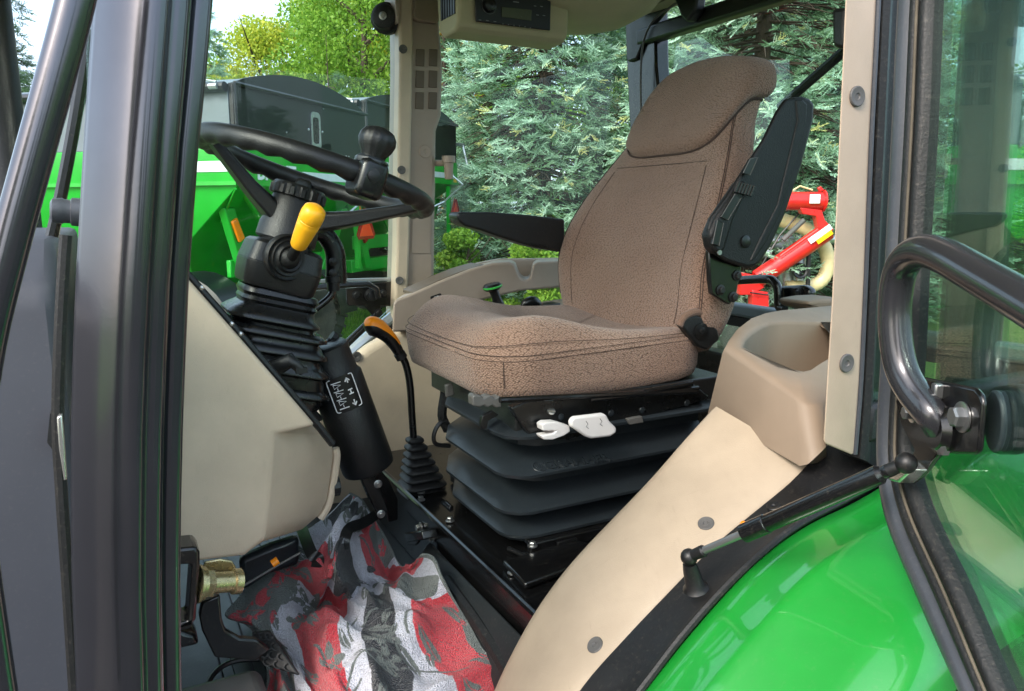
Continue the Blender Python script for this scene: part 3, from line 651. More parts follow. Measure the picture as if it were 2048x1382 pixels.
mb.lathe(c, d, [(0, .008), (.002, .0115), (.010, .0125), (.012, .0115), (.017, .0115), (.018, .0135), (.026, .014), (.030, .010), (.04, .009)], 24); part(mb, 'windscreen_hinge', 'seal')
# ---- windscreen
mb = MB(); mb.prism([T(-.03, .73, 1.75), T(-.03, 2.22, 1.75), T(.03, 2.22, 2.62), T(.03, .73, 2.62)], RA*.004); part(mb, 'windscreen', 'glass')
mb = MB(); mb.tube([T(.0, 2.25, 1.1), T(.0, 2.25, 1.9), T(.05, 2.25, 2.64)], .035, 10); part(mb, 'cab_pillar', 'pillar_metal')
# ---- roof and lining
mb = MB(); mb.loft([rrect(T(.80, 1.49, z), RA, LB, .98*s, .80*s, .16, 5) for z, s in ((2.69, 1.0), (2.74, 1.03), (2.84, 1.03), (2.92, .97), (2.95, .8))]); part(mb, 'roof', 'green', .0)
mb = MB(); mb.loft([rrect(T(.82, 1.47, z), RA, LB, .90*s, .80*s, .14, 5) for z, s in ((2.655, .96), (2.66, .99), (2.688, 1.0))]); part(mb, 'headliner', 'headliner')
mb = MB()   # drooping lining over the far rear corner
for_r = []
for k in range(13):
    x = k/12; a = 1.10+.50*x; dz = .11*math.sqrt(max(0, 1-abs(x*1.9-.75)**3.2)) if x < .92 else .0
    for_r.append((a, 2.655-max(.012, dz)))
mb.loft([[T(a, 1.86, 2.652)]+[T(a, b, z+(.05 if i in (0, 4) else 0 if i == 2 else .012)) for i, b in enumerate((1.88, 1.95, 2.07, 2.18, 2.24))]+[T(a, 2.25, 2.652)] for a, z in for_r])
part(mb, 'lining_corner', 'headliner', smooth=60)
# ---- radio console under the roof
mb = MB()
f0, f1 = pb(928, 52, 1.95), pb(1117, 80, 1.95)
A0, A1 = RA.dot(f0), RA.dot(f1); zb = (f0.z+f1.z)/2
mb.loft([[T(a, 1.935, zb+.17), T(a, 1.945, zb+.02), T(a, 1.95, zb+.005), T(a, 1.965, zb-.008), T(a, 2.05, zb-.012+.0), T(a, 2.08, zb+.01), T(a, 2.10, zb+.17)] for a in (A0-.02, A0, A1, A1+.03)])
rc = part(mb, 'radio_console', 'headliner', .012, seg=3, label='beige overhead console holding the radio')
mb = MB(); mb.prism([pb(948, -30, 1.936), pb(950, 44, 1.9385), pb(1099, 62, 1.9385), pb(1101, -30, 1.936)], -LB*.006); rd = part(mb, 'radio', 'label_black', .003, parent=rc)
n_ = -LB
mb = MB(); mb.prism([pb(1003, 14, 1.931), pb(1003, 34, 1.931), pb(1062, 42, 1.931), pb(1063, 20, 1.931)], -LB*.002); part(mb, 'radio_display', 'lcd', .002, parent=rc)
mb = MB(); c = pb(978, 11, 1.930); mb.lathe(c, -LB, [(0, .019), (.004, .019), (.012, .0165), (.014, .012), (.0142, .001)], 28); part(mb, 'radio_knob', 'plastic_smooth', parent=rc)
mb = MB(); mb.tube([c+RA*.0215*math.cos(math.radians(t))+UP*.0215*math.sin(math.radians(t))-LB*.001 for t in range(0, 360, 15)], .0006, 4, closed=True)
for x, y in ((1070, 12), (1083, 13), (1075, 30), (1088, 31), (960, 40), (975, 41), (990, 43)): mb.box(pb(x, y, 1.9315), RA*.004, LB*.0004, UP*.0008)
for x in range(1006, 1066, 11): mb.box(pb(x, 48+(x-1006)*.13, 1.9315), RA*.0015, LB*.0004, UP*.0012)
mb.box(pb(1032, 4, 1.931), RA*.009, LB*.0004, UP*.0014); part(mb, 'radio_marking', 'print_grey', parent=rc)
for k in range(6):
    mb = MB(); q = T(A0-.0215, 1.965+.017*k, zb+.085); mb.box(q, RA*.002, LB*.005, UP*.05); part(mb, 'vent_slot', 'label_black', parent=rc)
# ---- far door post (tan, with six rubber pads)
Bp = 2.22
mb = MB(); pl = [(799, -30), (800, 140), (797, 300), (795, 480), (790, 640), (868, 640), (870, 560), (873, 300), (874, 262), (884, 232), (887, 130), (880, 40), (886, -30)]
pts = px(pb, pl, Bp); mb.prism(pts, [LB*.10]*len(pts)); fp = part(mb, 'door_post', 'taupe', .014, seg=3, label='far tan cab post with six rubber pads')
mb = MB(); mb.prism(px(pb, [(798, -30), (799, 140), (796, 300), (794, 480), (789, 640), (815, 640), (820, 480), (823, 300), (826, 140), (828, -30)], Bp-.012), LB*.05); part(mb, 'post_lit_strip', 'tan', .008, seg=3, parent=fp)  # lighter tan strip: the lit side of the post put into the colour
for y0 in (98, 141, 184):
    for x0 in (832, 858):
        w_ = 17
        mb = MB(); k = (y0-98)*.012
        mb.prism(px(pb, [(x0-k, y0), (x0+w_-k, y0+1), (x0+w_-1-k, y0+35), (x0-1-k, y0+34)], Bp-.0005), -LB*.0035); part(mb, 'rubber_pad', 'taupe_dark', .002, parent=fp)
for x, y in ((850, 303), (848, 402)): screw_cap(pb(x, y, Bp-.0005), -LB, .020, 'cover_cap', fp, 'taupe')
for x, y in ((806, 98), (803, 340), (799, 561)): screw_cap(pb(x, y, Bp-.013), (-LB-RA*.25), .0125, 'trim_screw', fp, 'grip_grey')
mb = MB(); mb.prism(px(pb, [(826, -30), (828, 36), (838, 42), (876, 46), (880, 40), (884, -30)], Bp-.02), LB*.03); part(mb, 'post_top_cover', 'taupe_box', .008, parent=fp)
mb = MB(); mb.prism(px(pb, [(786, -40), (795, 45), (799, 46), (804, -40)], Bp-.03), LB*.09); part(mb, 'post_trim', 'taupe', .006, parent=fp)
mb = MB(); mb.prism(px(pb, [(826, 412), (862, 413), (860, 507), (822, 506)], Bp-.0015), -LB*.0012); part(mb, 'access_cover', 'taupe', .001, parent=fp)
mb = MB(); c = pb(910, 326, Bp-.01); mb.tube([pb(868, 326, Bp+.02), pb(898, 326, Bp)], .010, 10); mb.lathe(pb(897, 312, Bp-.02), -UP, [(0, .021), (.02, .021), (.022, .0155), (.07, .0125), (.072, .001)], 22); part(mb, 'coat_hook', 'taupe', parent=fp)
mb = MB(); c = pb(771, 36, Bp+.02); d = (-LB*.5-RA*.35+UP*0).normalized(); mb.lathe(c+d*.0, d, [(-.04, .030), (-.03, .042), (.0, .045), (.004, .038), (.010, .036), (.022, .034), (.026, .028)], 30); gm = part(mb, 'door_grommet', 'rubber', parent=fp)
mb = MB(); bolt(mb, c+d*.027, d, .008, .006); part(mb, 'bolt', 'steel', parent=fp)
# ---- far door: glass, frame, latch and strut
far = part(MB().prism(px(pb, [(300, -80), (792, -80), (786, 612), (640, 745), (300, 990)], 2.27), LB*.005), 'side_window', 'glass', smooth=0)
mb = MB(); mb.tube(px(pb, [(797, -60), (795, 200), (791, 400), (787, 600)], 2.265), .0045, 6); part(mb, 'glass_edge_seal', 'rail_black')
mb = MB(); mb.tube(px(pb, [(540, 590), (600, 578), (700, 570), (735, 568), (752, 578), (756, 596)], 2.20), .0105, 10); part(mb, 'grab_bar', 'paint_black')
mb = MB(); mb.prism(px(pb, [(600, 560), (792, 555), (792, 562), (600, 567)], 2.26), LB*.012); part(mb, 'glass_bar', 'galv', .002)
mb = MB(); mb.prism(px(pb, [(692, 572), (790, 562), (790, 612), (762, 613), (760, 628), (757, 634), (748, 634), (728, 612), (698, 612), (693, 606)], 2.25), LB*.006); lt = part(mb, 'latch_plate', 'paint_black', .003)
for x, y in ((712, 590), (766, 587), (757, 626)):
    mb = MB(); bolt(mb, pb(x, y, 2.249), -LB, .009, .007); part(mb, 'bolt', 'rail_black', parent=lt)
mb = MB(); mb.lathe(pb(741, 590, 2.249), -LB, [(0, .020), (.012, .020), (.014, .016), (.03, .016), (.032, .010)], 20); part(mb, 'latch_boss', 'rail_black', parent=lt)
mb = MB(); p0, p1 = pb(752, 632, 2.22), pb(640, 738, 2.18); mb.tube([p0, p0.lerp(p1, .55)], .012, 14); mb.tube([p0.lerp(p1, .55), p1], .006, 10); part(mb, 'gas_strut', 'paint_black')
mb = MB(); mb.tube(px(pb, [(560, 830), (640, 756), (688, 716), (740, 672), (794, 628)], 2.255), .020, 10); part(mb, 'door_sill', 'galv')
mb = MB(); mb.tube(px(pb, [(556, 850), (640, 774), (700, 722), (792, 646)], 2.24), .008, 8); part(mb, 'sill_seal', 'rubber')
# ---- rear of the cab
mb = MB(); mb.prism(px(pa, [(1248, -40), (1252, 120), (1262, 330), (1330, 330), (1312, 130), (1308, -40)], 1.70), RA*.06); rp = part(mb, 'cab_post', 'paint_black', .008, label='black far rear cab post behind the headrest')
mb = MB(); mb.prism(px(pa, [(1250, 40), (1252, 118), (1256, 124), (1272, 118), (1296, 60), (1330, 20), (1380, -30), (1250, -30)], 1.685), RA*.02); part(mb, 'post_cover', 'plastic', .006, parent=rp)
mb = MB(); mb.tube(smoothpath(px(pa, [(1285, 330), (1282, 130), (1300, 50), (1352, 6), (1400, -40)], 1.67), 4), .004, 6); part(mb, 'wiring', 'grip_grey', parent=rp)
mb = MB(); mb.tube(px(pa, [(1310, -30), (1310, 330)], 1.71), .006, 6); part(mb, 'rear_glass_seal', 'rubber')
mb = MB(); mb.prism([T(1.68, .74, 2.62), T(1.68, 2.24, 2.62), T(1.68, 2.24, 2.565), T(1.68, .74, 2.565)], RA*.05); part(mb, 'rear_header', 'rail_black', .01)
mb = MB(); mb.prism(px(pa, [(1340, -20), (1395, -20), (1390, 22), (1372, 44), (1362, 34)], 1.64), RA*.04); part(mb, 'rear_wiper_motor', 'plastic', .008)
mb = MB(); mb.prism([T(1.735, .74, 1.93), T(1.735, 2.22, 1.93), T(1.735, 2.22, 2.56), T(1.735, .74, 2.56)], RA*.004); part(mb, 'rear_window', 'glass_rear', smooth=0)
mb = MB(); mb.prism(px(pb, [(872, -60), (1300, -60), (1300, 640), (870, 590)], 2.27), LB*.004); part(mb, 'side_window', 'glass', smooth=0)
zl = pa(1470, 618, 1.71).z
mb = MB(); mb.box(T(1.72, 1.47, zl), RA*.025, LB*.76, UP*.018); part(mb, 'rear_window_frame', 'tarp', .008)
mb = MB(); mb.box(T(1.73, 1.47, zl-.04), RA*.012, LB*.76, UP*.016); part(mb, 'rear_frame_seal', 'rubber', .004)
mb = MB(); mb.prism([T(1.735, .76, 1.5), T(1.735, 2.2, 1.5), T(1.735, 2.2, zl-.05), T(1.735, .76, zl-.05)], RA*.004); part(mb, 'rear_window', 'glass_door', smooth=0)
mb = MB(); mb.box(T(1.72, 1.47, 1.50), RA*.03, LB*.76, UP*.05); mb.box(T(1.70, 1.47, 1.30), RA*.02, LB*.74, UP*.16); part(mb, 'rear_wall', 'plastic_smooth', .008)
mb = MB(); mb.tube(smoothpath(px(pa, [(1455, 562), (1530, 558), (1548, 564), (1556, 580), (1558, 612), (1570, 618)], 1.60), 5), .0125, 12); part(mb, 'rear_window_handle', 'paint_black')
mb = MB(); mb.prism(px(pa, [(1552, 572), (1606, 570), (1618, 578), (1620, 592), (1610, 602), (1560, 600), (1552, 594)], 1.62), RA*.03); rl = part(mb, 'handle_bracket', 'paint_black', .008)
mb = MB(); bolt(mb, pa(1599, 586, 1.619), -RA, .009, .006); part(mb, 'bolt', 'rail_black', parent=rl)
mb = MB(); mb.prism(px(pa, [(1662, 16), (1690, 14), (1690, 98), (1668, 96), (1663, 86)], 1.2), RA*.04); part(mb, 'work_lamp_switch', 'plastic', .008)
mb = MB(); mb.tube([pa(1560, 215, 1.76), pa(1700, 92, 1.76)], .014, 8); part(mb, 'rear_wiper_blade', 'rail_black')
mb = MB(); mb.tube([T(1.70, .985, 1.55), T(1.70, 1.02, 2.62)], .075, 4, sq=1.0); part(mb, 'cab_post', 'rail_black', .01)  # dark post added to darken the view through the door glass
mb = MB(); mb.prism([T(.98, .70, 1.72), T(1.66, .70, 1.72), T(1.66, .70, 2.6), T(.98, .70, 2.6)], LB*.004); part(mb, 'side_window', 'glass_side', smooth=0)
mb = MB(); mb.box(T(1.32, .71, 1.69), RA*.36, LB*.02, UP*.03); part(mb, 'window_sill', 'rubber', .008)
# ---- far inner wall: moulded fender cover and side console
mb = MB()
wall = [(560, 1120), (600, 960), (628, 850), (668, 772), (700, 722), (735, 694), (778, 668), (830, 645), (950, 625), (1130, 600), (1400, 590), (1440, 640), (1440, 800), (1300, 1130)]
pts = px(pb, wall, 1.97); mb.prism(pts, LB*.05); part(mb, 'fender_cover', 'tan', .022, seg=5, label='tan moulded cover over the far fender', ang=20)
con = [(784, 665), (786, 606), (794, 598), (822, 588), (880, 562), (940, 538), (985, 526), (1018, 524), (1030, 528), (1036, 545), (1042, 556), (1052, 560), (1060, 556), (1066, 530), (1074, 524), (1140, 521), (1260, 524), (1420, 540), (1420, 570), (1130, 574), (1040, 582), (940, 606), (880, 632), (846, 660)]
mb = MB(); mb.prism(px(pb, con, 1.925), LB*.10+RA*.055); cs = part(mb, 'side_console', 'taupe', .011, seg=3, label='taupe side console beyond the seat')
back = [(850, 578), (880, 556), (960, 526), (1000, 518), (1140, 516), (1140, 560), (900, 600)]
mb = MB(); mb.prism(px(pb, back, 2.09), LB*.03); part(mb, 'console_rim', 'taupe', .006, parent=cs)
mb = MB(); mb.loft([[pb(x, y, 1.945), pb(x, y, 1.945)+LB*.09, pb(x, y, 1.945)+LB*.09-UP*.01, pb(x, y, 1.945)-UP*.01] for x, y in ((828, 584), (880, 559.5), (925, 541.5), (968, 528.5))]); part(mb, 'console_slot', 'taupe_dark', .002, parent=cs)
c = pb(873.5, 599.5, 1.9243); ax = (pb(884, 593, 1.9243)-pb(864, 600, 1.9243)).normalized(); ay = ax.cross(LB); ay = ay if ay.z > 0 else -ay
mb = MB(); mb.prism(rrect(c, ax, ay, .0165, .0145, .003, 3), -LB*.0012); dc = part(mb, 'console_decal', 'label_black', parent=cs)
mb = MB(); q = c-LB*.0015
mb.text('STOP', .0058, q+ay*.0085, ax, ay, .0003); mb.text('SEAT TO', .0045, q+ay*.004, ax, ay, .0003); mb.text('P', .005, q-ay*.0012, ax, ay, .0003); mb.text('BEFORE', .0045, q-ay*.006, ax, ay, .0003); mb.text('DISMOUNTING', .0040, q-ay*.0105, ax, ay, .0003)
part(mb, 'decal_lettering', 'print_white', parent=cs, smooth=0)
mb = MB(); p = smoothpath(px(pb, [(1006, 640), (998, 612), (990, 588), (985, 576)], 1.86), 4); mb.tube(p, [.017]*5+[.0155, .014, .013]+[.013]*(len(p)-8), 14); mb.lathe(pb(986, 580, 1.86), UP*.95-RA*.2, [(0, .020), (.006, .027), (.012, .027), (.018, .021), (.019, .001)], 22); hl = part(mb, 'hitch_lever', 'plastic_smooth')
mb = MB(); mb.lathe(pb(985.5, 575, 1.859), UP*.95-RA*.2, [(0, .0275), (.004, .0278), (.005, .026)], 22); part(mb, 'grip_ring', 'green_ring', parent=hl)
mb = MB(); p = smoothpath(px(pb, [(1044, 614), (1052, 606), (1066, 603), (1076, 612), (1080, 630)], 1.84), 4); mb.tube(p, [.006+.010*math.sin(math.pi*i/(len(p)-1)) for i in range(len(p))], 12); part(mb, 'remote_lever', 'plastic_smooth')
mb = MB(); mb.prism(px(pb, [(1062, 616), (1122, 606), (1122, 614), (1066, 622)], 1.83), LB*.05); part(mb, 'lever_slot_plate', 'bellows', .003)
screw_cap(pb(713, 713, 1.969), -LB, .014, 'cover_screw', TR)
mb = MB(); mb.prism(px(pb, [(690, 722), (706, 716), (713, 730), (712, 742), (700, 748)], 1.86), LB*.03); part(mb, 'column_stop', 'plastic', .004)
# ---- floor, seat platform
mb = MB(); mb.box(T(.38, 1.42, 1.185), RA*.62, LB*.78, UP*.014); part(mb, 'cab_floor', 'mat_floor', .004)
for k in range(8):
    mb = MB(); mb.box(T(.12+.05*k, 1.50, 1.2025), RA*.010, LB*.32, UP*.003); part(mb, 'floor_rib', 'mat_floor', .002)
mb = MB(); mb.prism([T(.562, .86, 1.20), T(.562, 1.80, 1.20), T(.562, 1.80, 1.352), T(.562, .86, 1.352)], RA*.006); pp = part(mb, 'platform_riser', 'paint_black', .002, label='glossy black riser under the seat')
mb = MB(); mb.box(T(.90, 1.36, 1.343), RA*.33, LB*.54, UP*.006); part(mb, 'seat_platform', 'paint_black', .002)
mb = MB(); mb.tube([T(.558, .87, 1.356), T(.558, 1.80, 1.356)], .006, 8); part(mb, 'platform_edge', 'paint_black')
mb = MB(); mb.tube(smoothpath([T(.535, 1.28, 1.275), T(.53, 1.1, 1.26), T(.52, .95, 1.235), T(.50, .9, 1.215)], 4), .014, 8); part(mb, 'mat_edge', 'rubber')
mb = MB(); mb.loft([[T(.555-.0, b, 1.30), T(.545, b, 1.29), T(.49, b, 1.215), T(.49, b, 1.205), T(.558, b, 1.205)] for b in (.86, 1.1, 1.3, 1.42)]); part(mb, 'floor_mat_flange', 'mat_floor', .008)
c = pa(838, 1075, .545); mb = MB(); mb.prism(px(pa, [(808, 1066), (842, 1062), (846, 1080), (812, 1086)], .52), RA*.035); mb.prism(px(pa, [(808, 1066), (814, 1090), (830, 1092), (836, 1086), (842, 1062)], .522), RA*.006); part(mb, 'stop_bracket', 'paint_black', .003)
for x, y in ((842, 1054), (866, 1074)):
    mb = MB(); bolt(mb, pa(x, y, .56), -RA, .008, .010); part(mb, 'bolt', 'zinc')
for x, y, b_ in ((842, 985, None), (842, 1000, None), (900, 1042, None), (1025, 1146, None), (1065, 1092, None)):
    p = pz(x, y, 1.352 if x < 1060 else 1.37); mb = MB(); bolt(mb, p, UP, .0065, .007); part(mb, 'bolt', 'steel')
mb = MB(); mb.prism(px(pz, [(1005, 1132), (1150, 1090), (1240, 1110), (1050, 1180)], 1.3525), UP*.012); mb2 = part(mb, 'seat_rail', 'paint_black', .004)
mb = MB(); mb.prism(px(pb, [(900, 1010), (908, 1012), (900, 1050), (890, 1046)], 1.45), LB*.05); part(mb, 'platform_stop', 'paint_black', .002)
# ---- near fender, black rail, inner cover, cup box
def ext(p, rear): return p+rear
inn = [(1080, 1640), (1180, 1505), (1280, 1382), (1380, 1258), (1500, 1128), (1600, 1053), (1700, 1003), (1768, 962)]
bi = .69
pi_ = px(pb, inn, bi); pr = [(RA.dot(p), p.z) for p in pi_]
pr = [(pr[0][0]-.10, pr[0][1]-.30)]+pr+[(1.14, 1.642), (1.34, 1.655), (1.60, 1.60), (1.85, 1.46), (2.0, 1.25)]
prs = smoothpath([Vector((a, 0, z)) for a, z in pr], 6)
def fend(b, dz=0., da=0.):
    out = []
    for i, p in enumerate(prs):
        q = prs[min(i+1, len(prs)-1)]-prs[max(i-1, 0)]; n = Vector((-q.z, 0, q.x)).normalized()
        w = p+n*dz; out.append(T(w.x, b, w.z))
    return out
rows = [fend(.69, -.045), fend(.688, -.004), fend(.684, 0), fend(.655, .004), fend(.62, .005), fend(.612, .009), fend(.60, .0095), fend(.592, .006), fend(.50, -.002), fend(.455, -.009), fend(.440, -.018), fend(.431, -.034), fend(.428, -.06), fend(.434, -.06), fend(.445, -.03), fend(.60, -.012)]
mb = MB(); mb.loft([list(c) for c in zip(*rows)], caps=(False, False), wrap=True); fd = part(mb, 'fender', 'green', smooth=60, label='glossy green near rear fender')
# rear wheel below the fender
c = T(1.42, .30, .80); mb = MB(); mb.lathe(c-LB*.02, -LB*-1, [(0, .45), (0, .70), (.04, .76), (.34, .76), (.38, .70), (.38, .45)], 48)
for k in range(26):
    an = 2*math.pi*k/26; r = RA*math.cos(an)+UP*math.sin(an); tg = -RA*math.sin(an)+UP*math.cos(an)
    mb.box(c+LB*.09+r*.765, r*.03, (LB*.10+tg*.05), tg*.022); mb.box(c+LB*.27+r*.765, r*.03, (LB*.10-tg*.05), tg*.022)
rw = part(mb, 'wheel', 'tyre')
mb = MB(); mb.lathe(c+LB*.06, -LB, [(0, .455), (.10, .455), (.09, .40), (.02, .30), (.02, .1), (.05, .09), (.05, .001)], 36); part(mb, 'rim', 'yellow', parent=rw)
# black rail between cover and fender
rin = [(1040, 1640), (1110, 1480), (1163, 1382), (1250, 1282), (1345, 1182), (1430, 1095), (1510, 1028), (1580, 970), (1640, 908), (1680, 880)]
rout = [(1080, 1640), (1190, 1492), (1278, 1382), (1350, 1288), (1430, 1196), (1510, 1118), (1590, 1056), (1680, 1008), (1762, 962), (1790, 940)]
A = smoothpath(px(pb, rin, .77), 4); B = smoothpath(px(pb, rout, .693), 4)
mb = MB(); mb.loft([[a, a+UP*.004, a.lerp(b, .5)+UP*.003, a.lerp(b, .86)+UP*.0, b+UP*.006, b+UP*.004, b-UP*.04, a-UP*.04] for a, b in zip(A, B)]); rl2 = part(mb, 'door_sill_rail', 'rail_black', smooth=40, label='black strip between tan cover and green fender')
mb = MB(); mb.tube([b+UP*.008-LB*.006 for b in B], .0055, 8); part(mb, 'rail_seal', 'rubber', parent=rl2)
p, n = hit(rl2, 1548, 1014); screw_cap(p, n, .0105, 'rail_screw', rl2, 'rail_black')
mb = MB(); mb.sphere(hit(rl2, 1487, 1049)[0], .0055, 12); part(mb, 'orange_plug', 'orange', parent=rl2)
# tan inner fender cover
lft_ = [(905, 1640), (950, 1480), (985, 1382), (1020, 1305), (1062, 1228), (1105, 1165), (1152, 1108), (1218, 1038), (1290, 962), (1355, 885), (1424, 808)]
A = smoothpath(px(pb, lft_, .965), 4)
Rr = smoothpath(px(pb, [(1040, 1640), (1110, 1480), (1163, 1382), (1230, 1305), (1292, 1238), (1345, 1182), (1400, 1126), (1455, 1073), (1510, 1028), (1568, 980), (1622, 925)], .772), 4)
mb = MB(); rg = []
for k_, (a, b) in enumerate(zip(A, Rr)):
    n = (UP*.8-RA*.6)*min(1, (len(A)-1-k_)/9+.08)
    rg.append([a-UP*.25+LB*.03, a-UP*.05+LB*.012, a-UP*.012+LB*.001, a.lerp(b, .05)+n*.004, a.lerp(b, .13)+n*.010, a.lerp(b, .3)+n*.014, a.lerp(b, .5)+n*.015, a.lerp(b, .7)+n*.013, a.lerp(b, .9)+n*.007, a.lerp(b, .97)+n*.003, b-n*.001, b-n*.01, b-UP*.2])
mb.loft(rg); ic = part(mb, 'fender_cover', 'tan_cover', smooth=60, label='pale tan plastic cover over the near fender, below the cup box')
for x, y in ((1412, 1047), (1190, 1290)):
    k = 0; best = None
    p = pb(x, y, .80)
    p, n = hit(ic, x, y); screw_cap(p-n*.001, n, .0125, 'cover_screw', ic)
# cup box
fn_ = (UP+RA*.074-LB*.235).normalized(); fz = lambda x, y: pplane(x, y, fn_, fn_.dot(T(.95, .985, 1.762)))
top = [(1449, 690), (1456, 672), (1472, 652), (1500, 634), (1530, 624), (1560, 619), (1690, 608), (1690, 700), (1690, 780), (1664, 790), (1645, 796), (1628, 800), (1615, 801), (1601, 797), (1588, 788)]
topw = px(fz, top)
bot = [pa(1416, 822, .93)]
dn = {0: pa(1416, 826, .94), 15: pa(1582, 925, .905), 14: pa(1600, 932, .90), 13: pa(1616, 928, .90), 12: pa(1628, 918, .905), 11: pa(1640, 906, .91), 10: pa(1652, 894, .92)}
botw = []
for i, p in enumerate(topw):
    botw.append(dn.get(i, Vector((p.x, p.y, 1.60))))
# rim with a hole: outer ring, hole ring, inner floor
hole = [(1485, 694), (1488, 680), (1502, 664), (1522, 652), (1540, 646), (1570, 644), (1640, 645), (1720, 646), (1720, 700), (1690, 712), (1660, 716), (1640, 728), (1622, 740), (1600, 745), (1572, 741), (1555, 732)]
hw = px(fz, hole)
def insetp(P, d): 
    c = sum(P, Vector())/len(P); return [p+(c-p).normalized()*d for p in P]
low = [p-UP*.115 for p in insetp(hw, .012)]
mb = MB(); mb.loft([botw, [t.lerp(b, .10) for t, b in zip(topw, botw)], [t.lerp(b, .04)+(sum(topw, Vector())/16-t).normalized()*.003 for t, b in zip(topw, botw)], insetp(topw, .009), insetp(hw, -.007), hw, [p-UP*.006 for p in insetp(hw, .003)], low], caps=(True, True))
cbx = part(mb, 'cup_box', 'taupe_box', .0, smooth=62, label='brown moulded cup box between seat and door post')
mb = MB(); mb.prism(px(pb, [(1618, 604), (1650, 598), (1690, 596), (1690, 640), (1640, 622), (1622, 618)], 1.25), LB*.1); part(mb, 'shelf', 'taupe_box', .01, seg=3)
# ---- near door post
mb = MB(); tp = [(1692, -60), (1690, 0), (1681, 200), (1672, 400), (1663, 600), (1652, 780), (1646, 880), (1650, 890), (1704, 912), (1708, 906), (1718, 760), (1728, 560), (1737, 300), (1746, 120), (1754, -60)]
mb.prism(px(pb, tp, .70), RA*.06+LB*.035); dp = part(mb, 'door_post', 'tan_pillar', .004, seg=3, label='tan near door post with two round trim screws')
for x, y in ((1713, 193), (1692, 726)): screw_cap(pb(x, y, .6995), -LB-RA*.08, .0135, 'trim_screw', dp)
mb = MB(); mb.tube(smoothpath(px(pb, [(1760, -60), (1750, 130), (1741, 310), (1731, 560), (1722, 760), (1710, 908)], .70), 4), .0036, 8); part(mb, 'post_lip', 'seal', parent=dp)
ol = [(1764, -60), (1756, 120), (1748, 300), (1738, 520), (1730, 700), (1722, 830), (1715, 915)]
orr = [(1830, -60), (1816, 120), (1806, 300), (1794, 520), (1786, 700), (1784, 830), (1786, 950)]
A = smoothpath(px(pb, ol, .70), 4); B = smoothpath(px(pb, orr, .715), 4); mb = MB()
sec2 = [(0, .004), (.1, .010), (.2, .008), (.26, .001), (.45, 0.), (.55, .004), (.66, .004), (.72, -.002), (.85, -.002), (1, .002), (1, -.03), (0, -.03)]
mb.loft([[a.lerp(b, x)-LB*d for x, d in sec2] for a, b in zip(A, B)]); part(mb, 'door_jamb_seal', 'rubber', smooth=45, label='black rubber door seal along the near post')
# ---- opened door
DR = MB(); l_ = [(1818, -80), (1808, 0), (1796, 240), (1784, 480), (1774, 700), (1766, 850), (1767, 950), (1785, 1050), (1845, 1195), (1930, 1382), (2030, 1600)]
r_ = [(1866, -80), (1858, 0), (1848, 240), (1834, 480), (1824, 700), (1813, 850), (1815, 930), (1846, 1030), (1916, 1180), (2000, 1382), (2096, 1600)]
A = smoothpath(px(pd, l_), 5); B = smoothpath(px(pd, r_), 5)
sec3 = []
for c0, c1, h in ((0, .46, .011), (.48, .72, .008), (.74, 1.0, .005)):
    for k in range(7):
        c = k/6*2-1; sec3.append((c0+(c1-c0)*k/6, h*math.sqrt(max(0, 1-c*c))+.001))
sec3 += [(1, -.016), (0, -.016)]
DR.loft([[a.lerp(b, x)-ND*d for x, d in sec3] for a, b in zip(A, B)])
DR.m = [1 if (i % len(sec3)) > 6 and i < len(sec3)*(len(A)-1) else 0 for i in range(len(DR.f))]
dr = part(DR, 'open_door', ['seal', 'rubber'], smooth=50, label='opened glass door with black grab bar at the right edge')
edge = [a.lerp(b, .7) for a, b in zip(A, B)]
hd = Vector((-.055, -.9985, 0))
outer = [edge[-1]+hd*.35, edge[0]+hd*.70]
mb = MB(); mb.prism([p+ND*.006 for p in edge]+[p+ND*.006 for p in outer], ND*.005); part(mb, 'door_glass', 'glass_door', parent=dr, smooth=0, label='green tinted glass pane of the opened door')
mb = MB(); mb.tube([a.lerp(b, .83)-ND*.008 for a, b in zip(A, B)], .0016, 6); part(mb, 'seal_bead', 'dirt', parent=dr)
# bracket plate, bolts, stop, grab bar
mb = MB(); mb.prism([pd(x, y, -.004) for x, y in [(1800, 800), (1836, 750), (1962, 776), (1974, 790), (1978, 806), (1970, 900), (1962, 910), (1892, 906), (1856, 952), (1834, 968), (1812, 956), (1838, 900), (1812, 850)]], ND*-.006); bp = part(mb, 'hinge_plate', 'paint_black', .003, parent=dr)
for x, y, r in ((1925, 834, .0105), (1826, 826, .0075)):
    mb = MB(); bolt(mb, pd(x, y, -.0105), -ND, r, .009); part(mb, 'bolt', 'steel', parent=dr)
mb = MB(); mb.prism([pd(x, y, .022) for x, y in [(1985, 772), (2016, 766), (2034, 780), (2040, 800), (2036, 888), (2026, 902), (1990, 909), (1975, 905), (1975, 780)]], ND*.024); part(mb, 'rubber_stop', 'bellows', .006, seg=3, parent=dr)
mb = MB(); mb.prism([pd(1985+19*math.cos(t), 842+62*math.sin(t), .008) for t in [k*math.pi/16 for k in range(32)]], ND*.010); part(mb, 'stop_washer', 'seal', .002, parent=dr)
offs = [-.010, -.020, -.028, -.034, -.038, -.040, -.042, -.043, -.044, -.045, -.046, -.048, -.05]
bar = [(1882, 855), (1862, 828), (1828, 786), (1804, 740), (1792, 680), (1790, 610), (1798, 550), (1818, 514), (1852, 502), (1896, 516), (1960, 552), (2060, 610), (2230, 712)]
pth = smoothpath([pd(x, y, o) for (x, y), o in zip(bar, offs)], 6)
mb = MB(); mb.tube(pth, .0166, 24); part(mb, 'grab_bar', 'bar_black', parent=dr, label='bent black tube grab bar')
